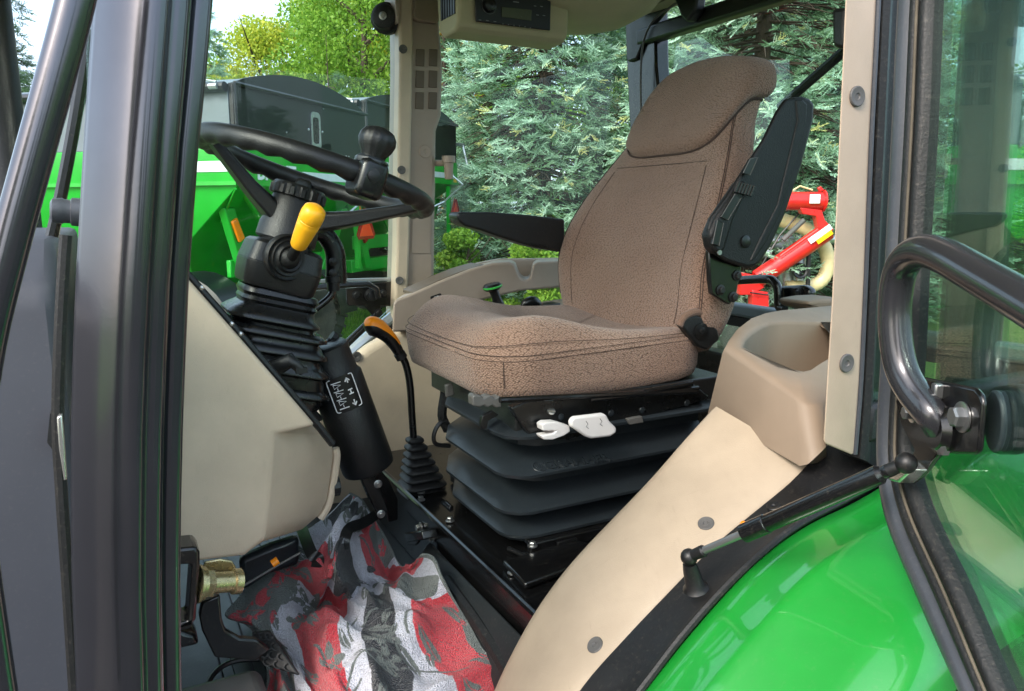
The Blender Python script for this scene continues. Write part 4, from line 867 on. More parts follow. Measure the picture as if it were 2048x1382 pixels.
mb = MB(); mb.lathe(pd(1884, 858, -.010), -ND, [(0, .026), (.003, .026), (.010, .020)], 22); part(mb, 'weld_collar', 'paint_black', parent=dr)
mb = MB(); mb.box(pd(1877, 782, -.012), hd*.005, ND*.006, UP*.008); part(mb, 'bar_lug', 'steel', .002, parent=dr)
mb = MB(); mb.lathe(pd(1892, 893, -.010), -ND, [(0, .010), (.006, .010), (.008, .006)], 6); part(mb, 'bolt', 'steel', parent=dr)
mb = MB(); mb.prism([pd(x, y, -.008) for x, y in [(1806, 946), (1838, 920), (1860, 940), (1832, 966), (1812, 962)]], -ND*.02); part(mb, 'strut_lug', 'zinc', .003, parent=dr)
# gas strut
p0 = pb(1378, 1114, .715)+UP*.0; p1 = pd(1812, 926, -.03); dv = (p1-p0); L = dv.length; d = dv.normalized()
mb = MB(); mb.lathe(p0+d*L*.315, d, [(-.004, .0088), (0, .0108), (L*.585, .0108), (L*.59, .0095), (L*.60, .0070), (L*.605, .0075), (L*.62, .0075)], 24); mb.lathe(p0+d*L*.30, d, [(0, .012), (.035, .012), (.036, .0108)], 24)
gs = part(mb, 'gas_strut', 'paint_black', label='black gas strut holding the door')
mb = MB(); mb.lathe(p0+d*.02, d, [(0, .0052), (L*.30, .0052)], 16); part(mb, 'strut_rod', 'steel', parent=gs)
for pp_, o0, pr_ in ((p0, -.004, [(0, .007), (.03, .008), (.032, .006)]), (p1, -.045, [(0, .007), (.03, .0075), (.045, .006)])):
    mb = MB(); mb.lathe(pp_+d*o0, d, pr_, 16); mb.sphere(pp_, .0115, 14); part(mb, 'ball_end', 'rail_black', parent=gs)
mb = MB(); b0 = pb(1392, 1168, .715); mb.lathe(b0-UP*.006, (p0-b0), [(0, .018), (.006, .013), (.03, .011), ((p0-b0).length-.004, .009)], 18); part(mb, 'strut_foot', 'rail_black', parent=gs)
# ---- dash console
DB = 1.25
side = [(250, 420), (366, 546), (470, 664), (560, 768), (632, 852), (650, 872), (666, 893), (667, 915), (655, 1000), (640, 1030), (602, 1062), (490, 1112), (360, 1128), (200, 1140)]
mb = MB()
A = px(pb, side, DB)
crease = {5: (548, 868), 6: (545, 884), 7: (545, 905), 8: (536, 1010), 9: (531, 1050), 10: (528, 1078)}
near = [pb(*crease[i], DB) if i in crease else p for i, p in enumerate(A)]
farr = [pb(side[i][0], side[i][1], DB+.13) if i in crease else pb(side[i][0], side[i][1], DB)+LB*.13 for i in range(len(side))]
deep = [p+LB*.30 for p in farr]
mb.loft([near, farr, deep], caps=(True, True)); dsh = part(mb, 'dash_console', 'tan', .014, seg=3, label='tan dashboard side console', ang=12, smooth=40)
mb = MB(); mb.tube(smoothpath([p+(-LB*.002) for p in px(pb, [(640, 1036), (658, 1002), (672, 920), (670, 896)], DB+.14)], 4), .008, 8); part(mb, 'dash_lip', 'tan', parent=dsh)
mb = MB(); mb.lathe(pb(664, 972, DB+.15), RA, [(0, .020), (.012, .020), (.014, .016)], 24, ripple=lambda k, h: 1+.05*(k % 2)); part(mb, 'dash_knob', 'plastic', parent=dsh)
mb = MB(); mb.tube(px(pb, [(366, 540), (470, 658), (560, 762), (640, 856), (665, 888)], DB+.06), .007, 8); part(mb, 'dash_edge_seal', 'plastic', parent=dsh)
for x, y in ((392, 580), (452, 652), (470, 672)):
    mb = MB(); mb.sphere(pb(x+12, y-4, DB+.03), .004, 8); part(mb, 'dash_clip', 'zinc', parent=dsh)
# ---- brass bolt, bracket and pedal at the lower left
mb = MB(); pts = [(330, 1100), (392, 1094), (400, 1106), (400, 1130), (392, 1240), (380, 1260), (330, 1270), (330, 1250), (376, 1244), (384, 1132), (378, 1130), (330, 1132)]
mb.prism(px(pb, pts, 1.06), LB*.05); pbk = part(mb, 'pedal_bracket', 'paint_black', .005)
c = pb(392, 1168, 1.085); d = (pb(480, 1162, 1.10)-c).normalized()
mb = MB(); mb.lathe(c, d, [(0, .027), (.004, .027), (.0045, .024), (.010, .024)], 28); mb.lathe(c+d*.010, d, [(0, .0205), (.012, .0205)], 6); mb.lathe(c+d*.022, d, [(0, .015), (.03, .015), (.032, .0185), (.042, .0185), (.043, .013), (.036, .012)], 26); part(mb, 'pivot_bolt', 'brass', parent=pbk)
mb = MB(); mb.prism(px(pb, [(404, 1136), (410, 1124), (440, 1118), (464, 1122), (472, 1134), (470, 1160), (404, 1166)], 1.12), LB*.004); part(mb, 'bolt_keeper', 'brass', .002, parent=pbk)
mb = MB(); mb.prism(px(pb, [(398, 1232), (404, 1205), (440, 1190), (444, 1240), (452, 1262), (480, 1278), (512, 1280), (540, 1300), (512, 1322), (430, 1316), (404, 1262)], 1.12), LB*.014); pl_ = part(mb, 'pedal_arm', 'paint_black', .003, label='black pedal arm below the brass bolt')
P4 = [pz(502, 1264, 1.33), pz(538, 1260, 1.33), pz(600, 1352, 1.285), pz(524, 1330, 1.285)]
nrm = (P4[1]-P4[0]).cross(P4[3]-P4[0]).normalized(); nrm = nrm if nrm.z > 0 else -nrm
mb = MB(); mb.prism(P4, -nrm*.016); pad = part(mb, 'pedal_pad', 'rubber', .004, parent=pl_)
mb = MB()
for i in range(4):
    for j in range(3):
        u = (j+.7)/3.4; v = (i+.6)/4.2
        c = P4[0].lerp(P4[1], u).lerp(P4[3].lerp(P4[2], u), v)
        e1 = (P4[1]-P4[0]).normalized(); e2 = (P4[3]-P4[0]).normalized()
        mb.tube([c+e1*.006*math.cos(t*.8)+e2*.006*math.sin(t*.8)+nrm*.001 for t in range(7)], .0016, 5)
part(mb, 'pad_ribs', 'rubber', parent=pl_)
mb = MB(); mb.prism(px(pb, [(330, 1250), (372, 1266), (392, 1270), (400, 1290), (330, 1306)], 1.13), LB*.05); part(mb, 'pedal_mount', 'paint_black', .006)
mb = MB(); mb.tube(smoothpath(px(pz, [(400, 1400), (430, 1345), (470, 1322), (520, 1318)], 1.235), 5), .0045, 8); part(mb, 'floor_cable', 'cord')
mb = MB(); mb.tube(px(pb, [(486, 1172), (560, 1128), (600, 1106)], 1.30), .0022, 8); part(mb, 'pedal_rod', 'grip_grey')
mb = MB(); mb.tube(px(pb, [(544, 1128), (556, 1120)], 1.30), .007, 10); part(mb, 'rod_end', 'orange')
mb = MB(); mb.prism(px(pb, [(480, 1120), (545, 1092), (600, 1075), (600, 1130), (540, 1150), (486, 1186)], 1.42), LB*.03); part(mb, 'pedal_box', 'bellows', .01)
mb = MB(); mb.box(T(.06, 1.1, 1.25), RA*.10, LB*.08, UP*.02); part(mb, 'step_corner', 'grip_grey', .03, seg=3)
# ================================================================ steering
HB = 1.47
hub = pb(598, 384, HB); low0 = pb(548, 596, HB)
n_up = (RA*.31+UP*.95).normalized()
# wheel plane and rim
wc = T(.362, HB, 2.066); e1 = (RA*.955-UP*.30).normalized(); e1 = (e1-n_up*e1.dot(n_up)).normalized(); e2 = LB
Rw = .212
mb = MB(); rim = [wc+(e1*math.cos(t)+e2*math.sin(t))*Rw for t in [2*math.pi*k/120 for k in range(120)]]
rings = []
for k, p in enumerate(rim):
    t = 2*math.pi*k/120; rad = (e1*math.cos(t)+e2*math.sin(t)); rr = []
    for j in range(16):
        an = 2*math.pi*j/16; dx, dy = math.cos(an), math.sin(an)
        sc = .0192*(1-.27*max(0, -dy)*(0.5+.5*math.cos(k*math.pi*2/4)))
        rr.append(p+(rad*dx*.9+n_up*dy)*sc)
    rings.append(rr)
mb.loft(rings, closed=True); sw = part(mb, 'steering_wheel', 'plastic', smooth=60, label='black three spoke steering wheel with spinner knob')
hubc = hub-n_up*.055
for ang in (-22, 187, 84):
    t = math.radians(ang); rad = e1*math.cos(t)+e2*math.sin(t); tg = -e1*math.sin(t)+e2*math.cos(t)
    a = hubc+rad*.035; b = wc+rad*(Rw-.004)
    q = [a, a.lerp(b, .35)-n_up*.004, a.lerp(b, .75)-n_up*.002, b]
    mb = MB(); mb.loft([[p+tg*w*.5+n_up*h*.5, p+tg*w*.32+n_up*h*.72, p-tg*w*.32+n_up*h*.72, p-tg*w*.5+n_up*h*.5, p-tg*w*.5-n_up*h*.5, p+tg*w*.5-n_up*h*.5] for p, w, h in zip(q, (.052, .042, .036, .034), (.034, .026, .020, .016))]); part(mb, 'spoke', 'plastic', .004, parent=sw)
mb = MB(); mb.lathe(hub-n_up*.10, n_up, [(0, .052), (.004, .056), (.03, .055), (.045, .049), (.075, .047), (.085, .044)], 36); part(mb, 'hub', 'plastic', parent=sw)
mb = MB(); mb.lathe(hub-n_up*.016, n_up, [(0, .040), (.003, .050), (.018, .050), (.022, .049), (.026, .046), (.027, .001)], 96, ripple=lambda k, h: (1.0 if h > .02 or h < .002 else (1.06 if (k % 6) < 3 else .97))); part(mb, 'tilt_knob', 'plastic', parent=sw, smooth=30)
# spinner
ks = pb(733, 350, 1.33); best = min(rim, key=lambda p: ((p-ks).length)); i0 = rim.index(best)
def prj(p):
    d = p-CAM; z = d.y*cP-d.z*sP; return (1024+F*d.x/z, 691-F*(d.z*cP+d.y*sP)/z)
best = min(rim, key=lambda p: abs(prj(p)[0]-736)+(1e3 if LB.dot(p) > HB else 0)); i0 = rim.index(best)
tg = (rim[(i0+1) % 120]-rim[i0-1]).normalized(); rad = tg.cross(n_up)
mb = MB(); mb.loft([rrect(best-n_up*.004+tg*o, rad, n_up, .030*s, .033*s, .012, 3) for o, s in ((-.025, .80), (-.018, 1), (.018, 1), (.025, .80))]); part(mb, 'spinner_clamp', 'plastic_smooth', .003, parent=sw)
mb = MB(); mb.lathe(best+n_up*.018, n_up, [(0, .029), (.010, .030), (.014, .025)], 8); part(mb, 'spinner_collar', 'bellows', .002, parent=sw)
kp = n_up*.9+RA*-.0
mb = MB(); mb.lathe(best+n_up*.030, n_up, [(0, .020), (.008, .022), (.018, .0285), (.030, .0325), (.040, .031), (.049, .025), (.054, .014), (.056, .001)], 56, ripple=lambda k, h: .955 if k % 4 == 0 else 1.0); part(mb, 'spinner_knob', 'plastic', parent=sw, smooth=50)
mb = MB(); cb = best-LB*.029+n_up*.0; bolt(mb, cb, -LB, .009, .004, washer=True, sides=16); part(mb, 'clamp_screw', 'rail_black', parent=sw)
# column head (behind the shuttle lever)
hd_c = pb(566, 515, HB); hax = n_up
mb = MB(); base = hub-n_up*.245
rings = []
for h, hx, hy, r in ((0, .058, .062, .03), (.05, .058, .064, .03), (.053, .052, .056, .03), (.056, .066, .074, .018), (.062, .070, .078, .020), (.098, .074, .082, .020), (.0985, .0725, .0805, .020), (.1005, .0725, .0805, .020), (.101, .0735, .0815, .020), (.134, .068, .077, .018), (.140, .062, .071, .018), (.143, .050, .056, .03), (.150, .045, .05, .03)):
    rings.append(rrect(base+n_up*h, e1, e2, hx*.93, hy*.93, r, 5))
mb.loft(rings); sc_ = part(mb, 'steering_column', 'plastic', smooth=32, label='black steering column with folded rubber bellows')
# shuttle lever and its round boot
cb = pb(575, 516, HB-.078); bn = (-LB*.94+RA*.30+UP*.0); bn = (bn-n_up*bn.dot(n_up)*.6).normalized()
mb = MB(); mb.lathe(cb-bn*.012, bn, [(.0, .041), (.006, .043), (.012, .043), (.016, .040), (.013, .037), (.013, .034), (.019, .032), (.017, .028), (.018, .026), (.024, .023), (.022, .019), (.028, .015), (.034, .011), (.035, .005)], 32); part(mb, 'lever_boot', 'rubber', parent=sc_, smooth=55)
q0 = cb+bn*.012; q1 = pb(597, 490, HB-.14); q2 = pb(625, 430, HB-.175)
mb = MB(); mb.tube([q0, q1], .0095, 14); part(mb, 'lever_stem', 'rubber', parent=sc_)
ax = (q2-q1).normalized(); Lk = (pb(616, 424, HB-.175)-q1).length
mb = MB(); mb.lathe(q1-ax*.004, ax, [(0, .012), (.004, .0145), (.02, .0165), (.045, .019), (.050, .0195), (.051, .0190), (.053, .0197), (.054, .0192), (.056, .020), (.057, .0194), (.059, .0203), (.072, .0205), (.081, .0185), (.086, .012), (.087, .001)], 32); part(mb, 'shuttle_lever_grip', 'yellow', parent=sc_, smooth=50)
# bellows stack: rounded rectangles, all tilted, shifting down and rearwards
e1b = (RA*.966-UP*.26).normalized(); nb = e1b.cross(-LB).normalized(); nb = nb if nb.z > 0 else -nb
st = [(556, 580, 70), (555, 590, 74), (553, 597, 69), (553, 604, 73), (552, 610, 68)]
mb = MB(); rings = []
def bring(x, y, w, hy=None):
    c = pb(x, y, HB); s = (c-CAM).length; hw_ = w/F*s*.96; return rrect(c, e1b, LB, hw_, (hy or hw_*.95), hw_*.42, 6)
for x, y, w in st: rings.append(bring(x, y, w))
lips = [(540, 634, 88, 76), (545, 660, 97, 80), (550, 694, 94, 76), (560, 732, 88, 72), (568, 776, 80, 64), (566, 818, 70, 56)]
for x, y, wo, wi in lips:
    rings += [bring(x, y-12, wo-10), bring(x, y-3, wo), bring(x, y+2, wo), bring(x+2, y+9, wi), bring(x+6, y+16, wi)]
mb.loft(rings); part(mb, 'bellows', 'plastic_smooth', parent=sc_, smooth=50)
# lower column sleeve with the shuttle diagram
l0, l1 = pb(648, 690, HB+.02), pb(738, 936, HB+.02); lax = (l1-l0).normalized(); Ls = (l1-l0).length
mb = MB(); mb.lathe(l0, lax, [(0, .040), (.005, .046), (.06, .048), (.064, .0495), (.07, .054), (Ls-.012, .056), (Ls-.003, .054), (Ls, .048)], 36); part(mb, 'column_sleeve', 'plastic', parent=sc_, smooth=40)
cs0 = l0.lerp(l1, .385); tocam = (CAM-cs0); tocam = (tocam-lax*tocam.dot(lax)).normalized(); sidev = lax.cross(tocam)
def onsl(s, t, lift=.0): # s along, t angle
    return l0+lax*s+(tocam*math.cos(t)+sidev*math.sin(t))*(.0552+lift)
sg = 1 if sidev.dot(RA) > 0 else -1
tilt = .0
mb = MB()
S0, S1, T0, T1 = Ls*.20, Ls*.46, -.42, .62
G = [[onsl(S0+(S1-S0)*i/8, sg*(T0+(T1-T0)*j/8), .0005) for j in range(9)] for i in range(9)]
mb.loft(G, caps=(False, False), wrap=False); part(mb, 'shuttle_decal', 'label_black', parent=sc_)
mb = MB()
def ln(pts, w=.0007): mb.tube([onsl(S0+(S1-S0)*v, sg*(T0+(T1-T0)*u), .0012) for u, v in pts], w, 5)
bd = [(.10, .03), (.90, .03), (.955, .05), (.97, .10), (.97, .90), (.955, .95), (.90, .97), (.10, .97), (.045, .95), (.03, .90), (.03, .10), (.045, .05), (.10, .03)]
ln(bd, .0011)
for v in (.14, .38, .62):                # valve symbols: a bar, a triangle and a link, repeated down the left column
    ln([(.16, v), (.50, v)], .0009); ln([(.22, v+.03), (.46, v+.09), (.22, v+.15), (.22, v+.03)], .0009); ln([(.33, v+.15), (.33, v+.22)], .0009)
ln([(.16, .88), (.50, .88)], .0012)
ln([(.72, .24), (.72, .12)], .0014); ln([(.64, .19), (.72, .10), (.80, .19)], .0014)
ln([(.64, .44), (.80, .44)], .0013); ln([(.72, .44), (.72, .56)], .0013); ln([(.64, .56), (.80, .56)], .0013)
ln([(.72, .74), (.72, .88)], .0014); ln([(.64, .82), (.72, .91), (.80, .82)], .0014)
part(mb, 'decal_marking', 'print_white', parent=sc_)
# tilt handle sticking out of the lower bellows, collar, column foot
mb = MB(); p = [pb(540, 740, HB-.10), pb(562, 730, HB-.12), pb(583, 720, HB-.13), pb(590, 728, HB-.135), pb(606, 744, HB-.135)]; mb.tube(p, [.016, .015, .013, .010, .008], 12); mb.box(pb(603, 741, HB-.14), RA*.010, LB*.004, UP*.005); part(mb, 'tilt_lever', 'plastic', parent=sc_)
mb = MB(); mb.prism(px(pb, [(722, 930), (752, 924), (782, 968), (796, 1000), (796, 1040), (778, 1046), (770, 1000)], HB+.06), LB*.012); mb.prism(px(pb, [(712, 935), (742, 930), (778, 1020), (762, 1040), (742, 1005)], HB-.02), LB*.02); part(mb, 'column_foot', 'paint_black', .003, parent=sc_)
for x, y in ((762, 1028), (756, 968)):
    mb = MB(); bolt(mb, pb(x, y, HB-.021), -LB, .0062, .006, sides=16); part(mb, 'bolt', 'steel', parent=sc_)
mb = MB(); mb.tube(smoothpath(px(pb, [(634, 706), (656, 694), (668, 678), (662, 672)], HB+.04), 4), .012, 10); part(mb, 'column_hose', 'rubber', parent=sc_)
# hand throttle bent lever right of the column
mb = MB(); p = smoothpath(px(pb, [(630, 462), (650, 470), (668, 498), (672, 530), (672, 566)], HB+.05), 5); mb.tube(p, [.018+.004*i/len(p) for i in range(len(p))], 14, sq=.8); tl = part(mb, 'throttle_housing', 'plastic_smooth', label='black bent lever with orange tip right of the column')
mb = MB(); p = smoothpath(px(pb, [(666, 556), (666, 580), (658, 596), (636, 614), (614, 630)], HB+.04), 5); mb.tube(p, .0075, 12); part(mb, 'lever_rod', 'paint_black', parent=tl)
mb = MB(); mb.lathe(pb(666, 552, HB+.04), -UP, [(0, .016), (.012, .016), (.013, .013), (.03, .012)], 18); part(mb, 'rod_collar', 'plastic', parent=tl)
mb = MB(); p = [pb(616, 628, HB+.04), pb(604, 624, HB+.04), pb(592, 630, HB+.04), pb(585, 640, HB+.04)]; mb.tube(smoothpath(p, 4), [.009, .010, .011, .012, .0125, .0125, .0125, .012, .011, .010, .009, .008, .005], 14); part(mb, 'lever_tip', 'orange', parent=tl)
for y in (523, 546):
    mb = MB(); bolt(mb, pb(666, y, HB+.026), -LB, .0055, .003, sides=12); part(mb, 'screw', 'rail_black', parent=tl)
# ---- range lever with orange topped grip
RB = 1.60
mb = MB(); p = smoothpath(px(pb, [(828, 890), (824, 830), (820, 770), (812, 730), (800, 706)], RB), 5); mb.tube(p, .0085, 14); rgl = part(mb, 'range_lever', 'paint_black', label='bent gear lever with orange and black grip')
mb = MB(); cen = smoothpath(px(pb, [(728, 652), (742, 652), (760, 660), (778, 676), (790, 692), (800, 708)], RB), 4); L = len(cen)
rad_ = [.004, .012, .0165, .0195, .021, .0215, .021, .0205, .0195, .018, .017, .016, .015, .0145, .014, .0135, .013, .0125, .0125, .012, .012]
mb.tube(cen, rad_[:L], 18); part(mb, 'lever_grip', 'plastic_smooth', parent=rgl)
mb = MB(); G = []
for i, (p, r) in enumerate(zip(cen[:17], rad_)):
    a = cen[max(i-1, 0)]; b = cen[min(i+1, L-1)]; t = (b-a).normalized(); u = LB.cross(t).normalized(); u = u if u.z > 0 else -u
    w_ = 1.15 if i < 9 else 1.15-.05*(i-8)
    G.append([p+(u*math.cos(w_*k/4)+LB*math.sin(w_*k/4))*(r+.0016) for k in range(-5, 6)])
mb.loft(G, caps=(False, False), wrap=False); part(mb, 'grip_cap', 'orange', parent=rgl, smooth=60)
mb = MB(); mb.tube(px(pb, [(798, 706), (804, 716)], RB), .0135, 16); part(mb, 'grip_collar', 'rubber', parent=rgl)
c0, c1 = pb(830, 886, RB), pb(848, 985, RB); ax = (c0-c1).normalized(); ax = (ax*.5+UP*.5).normalized(); H = (c0-c1).length
mb = MB(); rings = []
for k in range(8):
    f = k/7; c = c1.lerp(c0, f); w0 = .052*(1-f)+.018*f
    for dz, s in ((0, .72), (.003, .95), (.006, 1.), (.010, .95), (.0125, .72)):
        rings.append(rrect(c+ax*(dz*H/.10*.9), RA, LB, w0*s*1.1, w0*s, w0*s*.5, 4))
mb.loft(rings); part(mb, 'lever_boot', 'rubber', parent=rgl, smooth=60)
# ================================================================ seat
ST = bpy.data.objects.new('operator_seat', None); COL.objects.link(ST); ST.location = T(.9, 1.44, 1.35); ST.parent = TR; ST.matrix_parent_inverse = Matrix.Translation(TR.location).inverted()
ST['label'] = 'brown woven fabric operator seat on black suspension bellows'
def adopt2(o, parent):
    o.parent = parent; bpy.context.view_layer.update(); o.matrix_parent_inverse = parent.matrix_world.inverted()
bpy.context.view_layer.update()
def sp(mb, name, mats, bevel=0., **k):
    o = mb.build(name, mats, None, bevel, **k); adopt2(o, ST); return o
SB = 1.445
def weave(o, rings):
    """store lengths along and across the cloth on every vertex, for the woven pattern"""
    at = o.data.attributes.new('weave', 'FLOAT_VECTOR', 'POINT'); R = len(rings); n = len(rings[0]); W_ = np.zeros((R, n, 3))
    A_ = np.array([[tuple(p) for p in r] for r in rings])
    W_[:, 1:, 0] = np.cumsum(np.linalg.norm(np.diff(A_, axis=1), axis=2), axis=1)
    W_[1:, :, 1] = np.cumsum(np.linalg.norm(np.diff(A_, axis=0), axis=2), axis=0)
    W_[..., 0] -= W_[:, n//2:n//2+1, 0]
    at.data.foreach_set('vector', W_.reshape(-1).astype(np.float32))
prof_c = [(1.70, 1.06, .240, .10, .02), (1.74, 1.062, .268, .115, .03), (1.80, 1.070, .287, .125, .045), (1.88, 1.078, .292, .125, .055), (1.95, 1.098, .286, .122, .052), (2.02, 1.126, .266, .118, .042), (2.08, 1.155, .238, .114, .03), (2.14, 1.185, .206, .110, .018), (2.19, 1.212, .180, .105, .012), (2.24, 1.240, .170, .098, .010), (2.28, 1.262, .164, .092, .008), (2.31, 1.280, .148, .080, .004), (2.328, 1.292, .118, .060, .002), (2.338, 1.30, .07, .03, 0.), (2.342, 1.304, .03, .015, 0.)]
def ptab(z):
    T_ = prof_c
    if z <= T_[0][0]: return T_[0][1:]
    for i in range(len(T_)-1):
        z0, z1 = T_[i][0], T_[i+1][0]
        if z <= z1:
            t = (z-z0)/(z1-z0)
            p0 = T_[max(i-1, 0)]; p1 = T_[i]; p2 = T_[i+1]; p3 = T_[min(i+2, len(T_)-1)]
            out = []
            for k in range(1, 5):
                m1 = (p2[k]-p0[k])/(p2[0]-p0[0])*(z1-z0) if i > 0 else p2[k]-p1[k]; m2 = (p3[k]-p1[k])/(p3[0]-p1[0])*(z1-z0) if i+2 < len(T_) else p2[k]-p1[k]
                out.append((2*t**3-3*t**2+1)*p1[k]+(t**3-2*t**2+t)*m1+(-2*t**3+3*t**2)*p2[k]+(t**3-t**2)*m2)
            return out
    return T_[-1][1:]
def back_pt(z, th, grow=0.):
    af, hw, tk, bol = ptab(z)
    c, s = math.cos(th), math.sin(th); e = .52
    X = (hw+grow)*math.copysign(abs(c)**e, c); Y = math.copysign(abs(s)**.62, s)
    xx = abs(X)/max(hw, .01)
    y = tk/2+(tk/2+grow)*Y
    if Y < 0: y -= bol*(xx**3)*(-Y)**.5*(1.25 if xx < 1 else 1.25)
    else: y -= bol*.35*xx**2+.0
    return T(af+y, SB+X, z+.03*y)
NT = 96
mb = MB(); zs = [1.70+.012*k for k in range(47)]+[2.27, 2.285, 2.30, 2.31, 2.318, 2.324, 2.33, 2.335, 2.338, 2.3415]
zs = sorted(set(round(z, 4) for z in zs))
wob = lambda p, s=1: p+Vector((noise.noise(p*14), noise.noise(p*14+Vector((7, 1, 3))), 0))*.0022*s
bkr = [[wob(back_pt(z, 2*math.pi*k/NT)) for k in range(NT)] for z in zs]; mb.loft(bkr)
bk = sp(mb, 'backrest', 'fabric', smooth=80); weave(bk, bkr)
# headrest cover: lower edge dips at the front
hr = []
def zlow(th):
    s = math.sin(th); c = math.cos(th)
    f = max(0, -s)**1.3
    return 2.242-.114*f-.012*max(0, c)
NK = 22
for i in range(NK+1):
    f = i/NK; row = []
    for k in range(NT):
        th = 2*math.pi*k/NT; zl_ = zlow(th); z = zl_+(2.3415-zl_)*(1-(1-f)**1.35)
        g = .023*math.sqrt(max(0, 1-(1-min(1, f*4.5))**2))*(1-.35*f)
        p = back_pt(min(z, 2.3414), th, g+(.0 if f > 0 else -.003)); row.append(wob(p+UP*.012*f))
    hr.append(row)
mb = MB(); mb.loft(hr, caps=(False, True)); weave(sp(mb, 'headrest_cover', 'fabric', smooth=80), hr)
# seams of the backrest: side seam pair, front panel seams, cross seam
mb = MB()
def seam(fn, ts, r=.0011): mb.tube([fn(t) for t in ts], r, 5)
thn = -math.radians(180-38)   # placeholder
def edge_th(sgn, y): return math.atan2(y, sgn)
for sgn in (-1, 1):
    for yy in (-.42, -.36):
        seam(lambda z: back_pt(z, math.atan2(yy, sgn*.9), .0006), [1.78+.012*k for k in range(38)])
    seam(lambda z: back_pt(z, math.atan2(-.95, sgn*(.62)), .0006), [1.76+.012*k for k in range(29)], .0009)
seam(lambda t: back_pt(2.105, math.atan2(-.95, t), .0006), [-.62+1.24*k/24 for k in range(25)])
mb.tube([back_pt(zlow(2*math.pi*k/NT)-.001, 2*math.pi*k/NT, .0015) for k in range(NT)], .0026, 6, closed=True)  # dark line below the headrest cover: its shadow line put into the thread colour
sp(mb, 'seam', 'thread')
# cushion
CA0, CA1, CB0, CB1 = .584, 1.135, 1.183, 1.705
def cush_ring(inset, z, n=14):
    ca, cb_ = (CA0+CA1)/2, (CB0+CB1)/2
    hx = (CA1-CA0)/2-inset; hy = (CB1-CB0)/2-inset; r = max(.006, .105-inset*.5)
    R_ = rrect(Vector((0, 0, 0)), Vector((1, 0, 0)), Vector((0, 1, 0)), hx, hy, min(r, hx, hy), n)
    # densify the straight runs
    out = []
    for i, p in enumerate(R_):
        q = R_[(i+1) % len(R_)]; m = max(1, int((q-p).length/.02))
        for j in range(m if (q-p).length > .05 else 1): out.append(p+(q-p)*j/(m if (q-p).length > .05 else 1))
    return [(ca+p.x, cb_+p.y) for p in out]
def top_z(a, b):
    x = (a-CA0)/(CA1-CA0); y = (b-SB)/.255
    z = 1.742+.040*math.exp(-((x-.20)/.26)**2)+.036*min(1, abs(y))**2.2*(1-.45*x)-.020*math.exp(-((x-.62)/.26)**2-(y/.6)**2)
    return z
def cpt(a, b, fr): return fr
base_ring = cush_ring(0, 0)
NB = len(base_ring); cc = ((CA0+CA1)/2, (CB0+CB1)/2)
def scaled(f): return [(cc[0]+(a-cc[0])*f, cc[1]+(b-cc[1])*f) for a, b in base_ring]
spec = [(.86, None, 1.652), (.93, None, 1.650), (.968, None, 1.656), (.985, None, 1.672), (.992, None, 1.695), (.998, None, 1.715), (1.0, None, 1.728), (.990, 0, -.0), (.985, .0, 0)]
rings = []
def sag(a, b): return -.010*math.exp(-((a-.86)/.2)**2)*(1 if b < 1.3 else .4)+(.002*max(0, (a-.95)/.185))
for f, _, z in spec[:7]:
    rings.append([T(a, b, z+((.012 if z > 1.68 else 0)*max(0, (a-.62)/.5))+(sag(a, b) if z < 1.67 else 0)) for a, b in scaled(f)])
for f in (.993, .98, .96, .93, .89, .84, .78, .70, .6, .48, .35, .2, .08):
    t = min(1, (1-f)/.24); ease = 1-(1-t)**2.4
    rings.append([T(a, b, (1.728+.012*max(0, (a-.62)/.5))*(1-ease)+(top_z(a, b))*ease) for a, b in scaled(f)])
rings = [[wob(p) for p in r] for r in rings]
mb = MB(); mb.loft(rings); weave(sp(mb, 'cushion', 'fabric', smooth=80), rings)
mb = MB()
for fr, dz in ((1.0015, -.002), (1.0005, .008), (.988, .0)):
    row = [T(a, b, 1.726+dz+(.012*max(0, (a-.62)/.5))) for a, b in scaled(fr)]
    if fr < .99: row = [T(a, b, (1.728+.012*max(0, (a-.62)/.5))*.72+top_z(a, b)*.28+.0035) for a, b in scaled(.984)]
    mb.tube(row, .0007, 5, closed=True)
fl = [i for i, (a, b) in enumerate(base_ring) if b < 1.25 and a < .66]
ii = fl[len(fl)//2]; a, b = base_ring[ii]; mb.tube([T(cc[0]+(a-cc[0])*f, cc[1]+(b-cc[1])*f, z) for f, z in ((1.0005, 1.724), (.9985, 1.70), (.990, 1.672))], .0010, 5)
sp(mb, 'cushion_seam', 'thread')
# hinge cheek between cushion and back
mb = MB(); mb.prism(px(pb, [(1362, 650), (1372, 636), (1392, 630), (1418, 638), (1436, 660), (1440, 680), (1414, 700), (1396, 692), (1376, 668)], 1.170), LB*.02); sp(mb, 'hinge_cheek', 'plastic', .004)
mb = MB(); mb.lathe(pb(1401, 662, 1.169), -LB, [(0, .017), (.004, .017), (.005, .008), (.010, .008), (.011, .004)], 24); sp(mb, 'hinge_pin', 'plastic_smooth')
mb = MB(); mb.tube(smoothpath(px(pb, [(1358, 652), (1368, 634), (1392, 624), (1420, 630), (1440, 648)], 1.175), 4), .008, 10); sp(mb, 'hinge_piping', 'fabric')
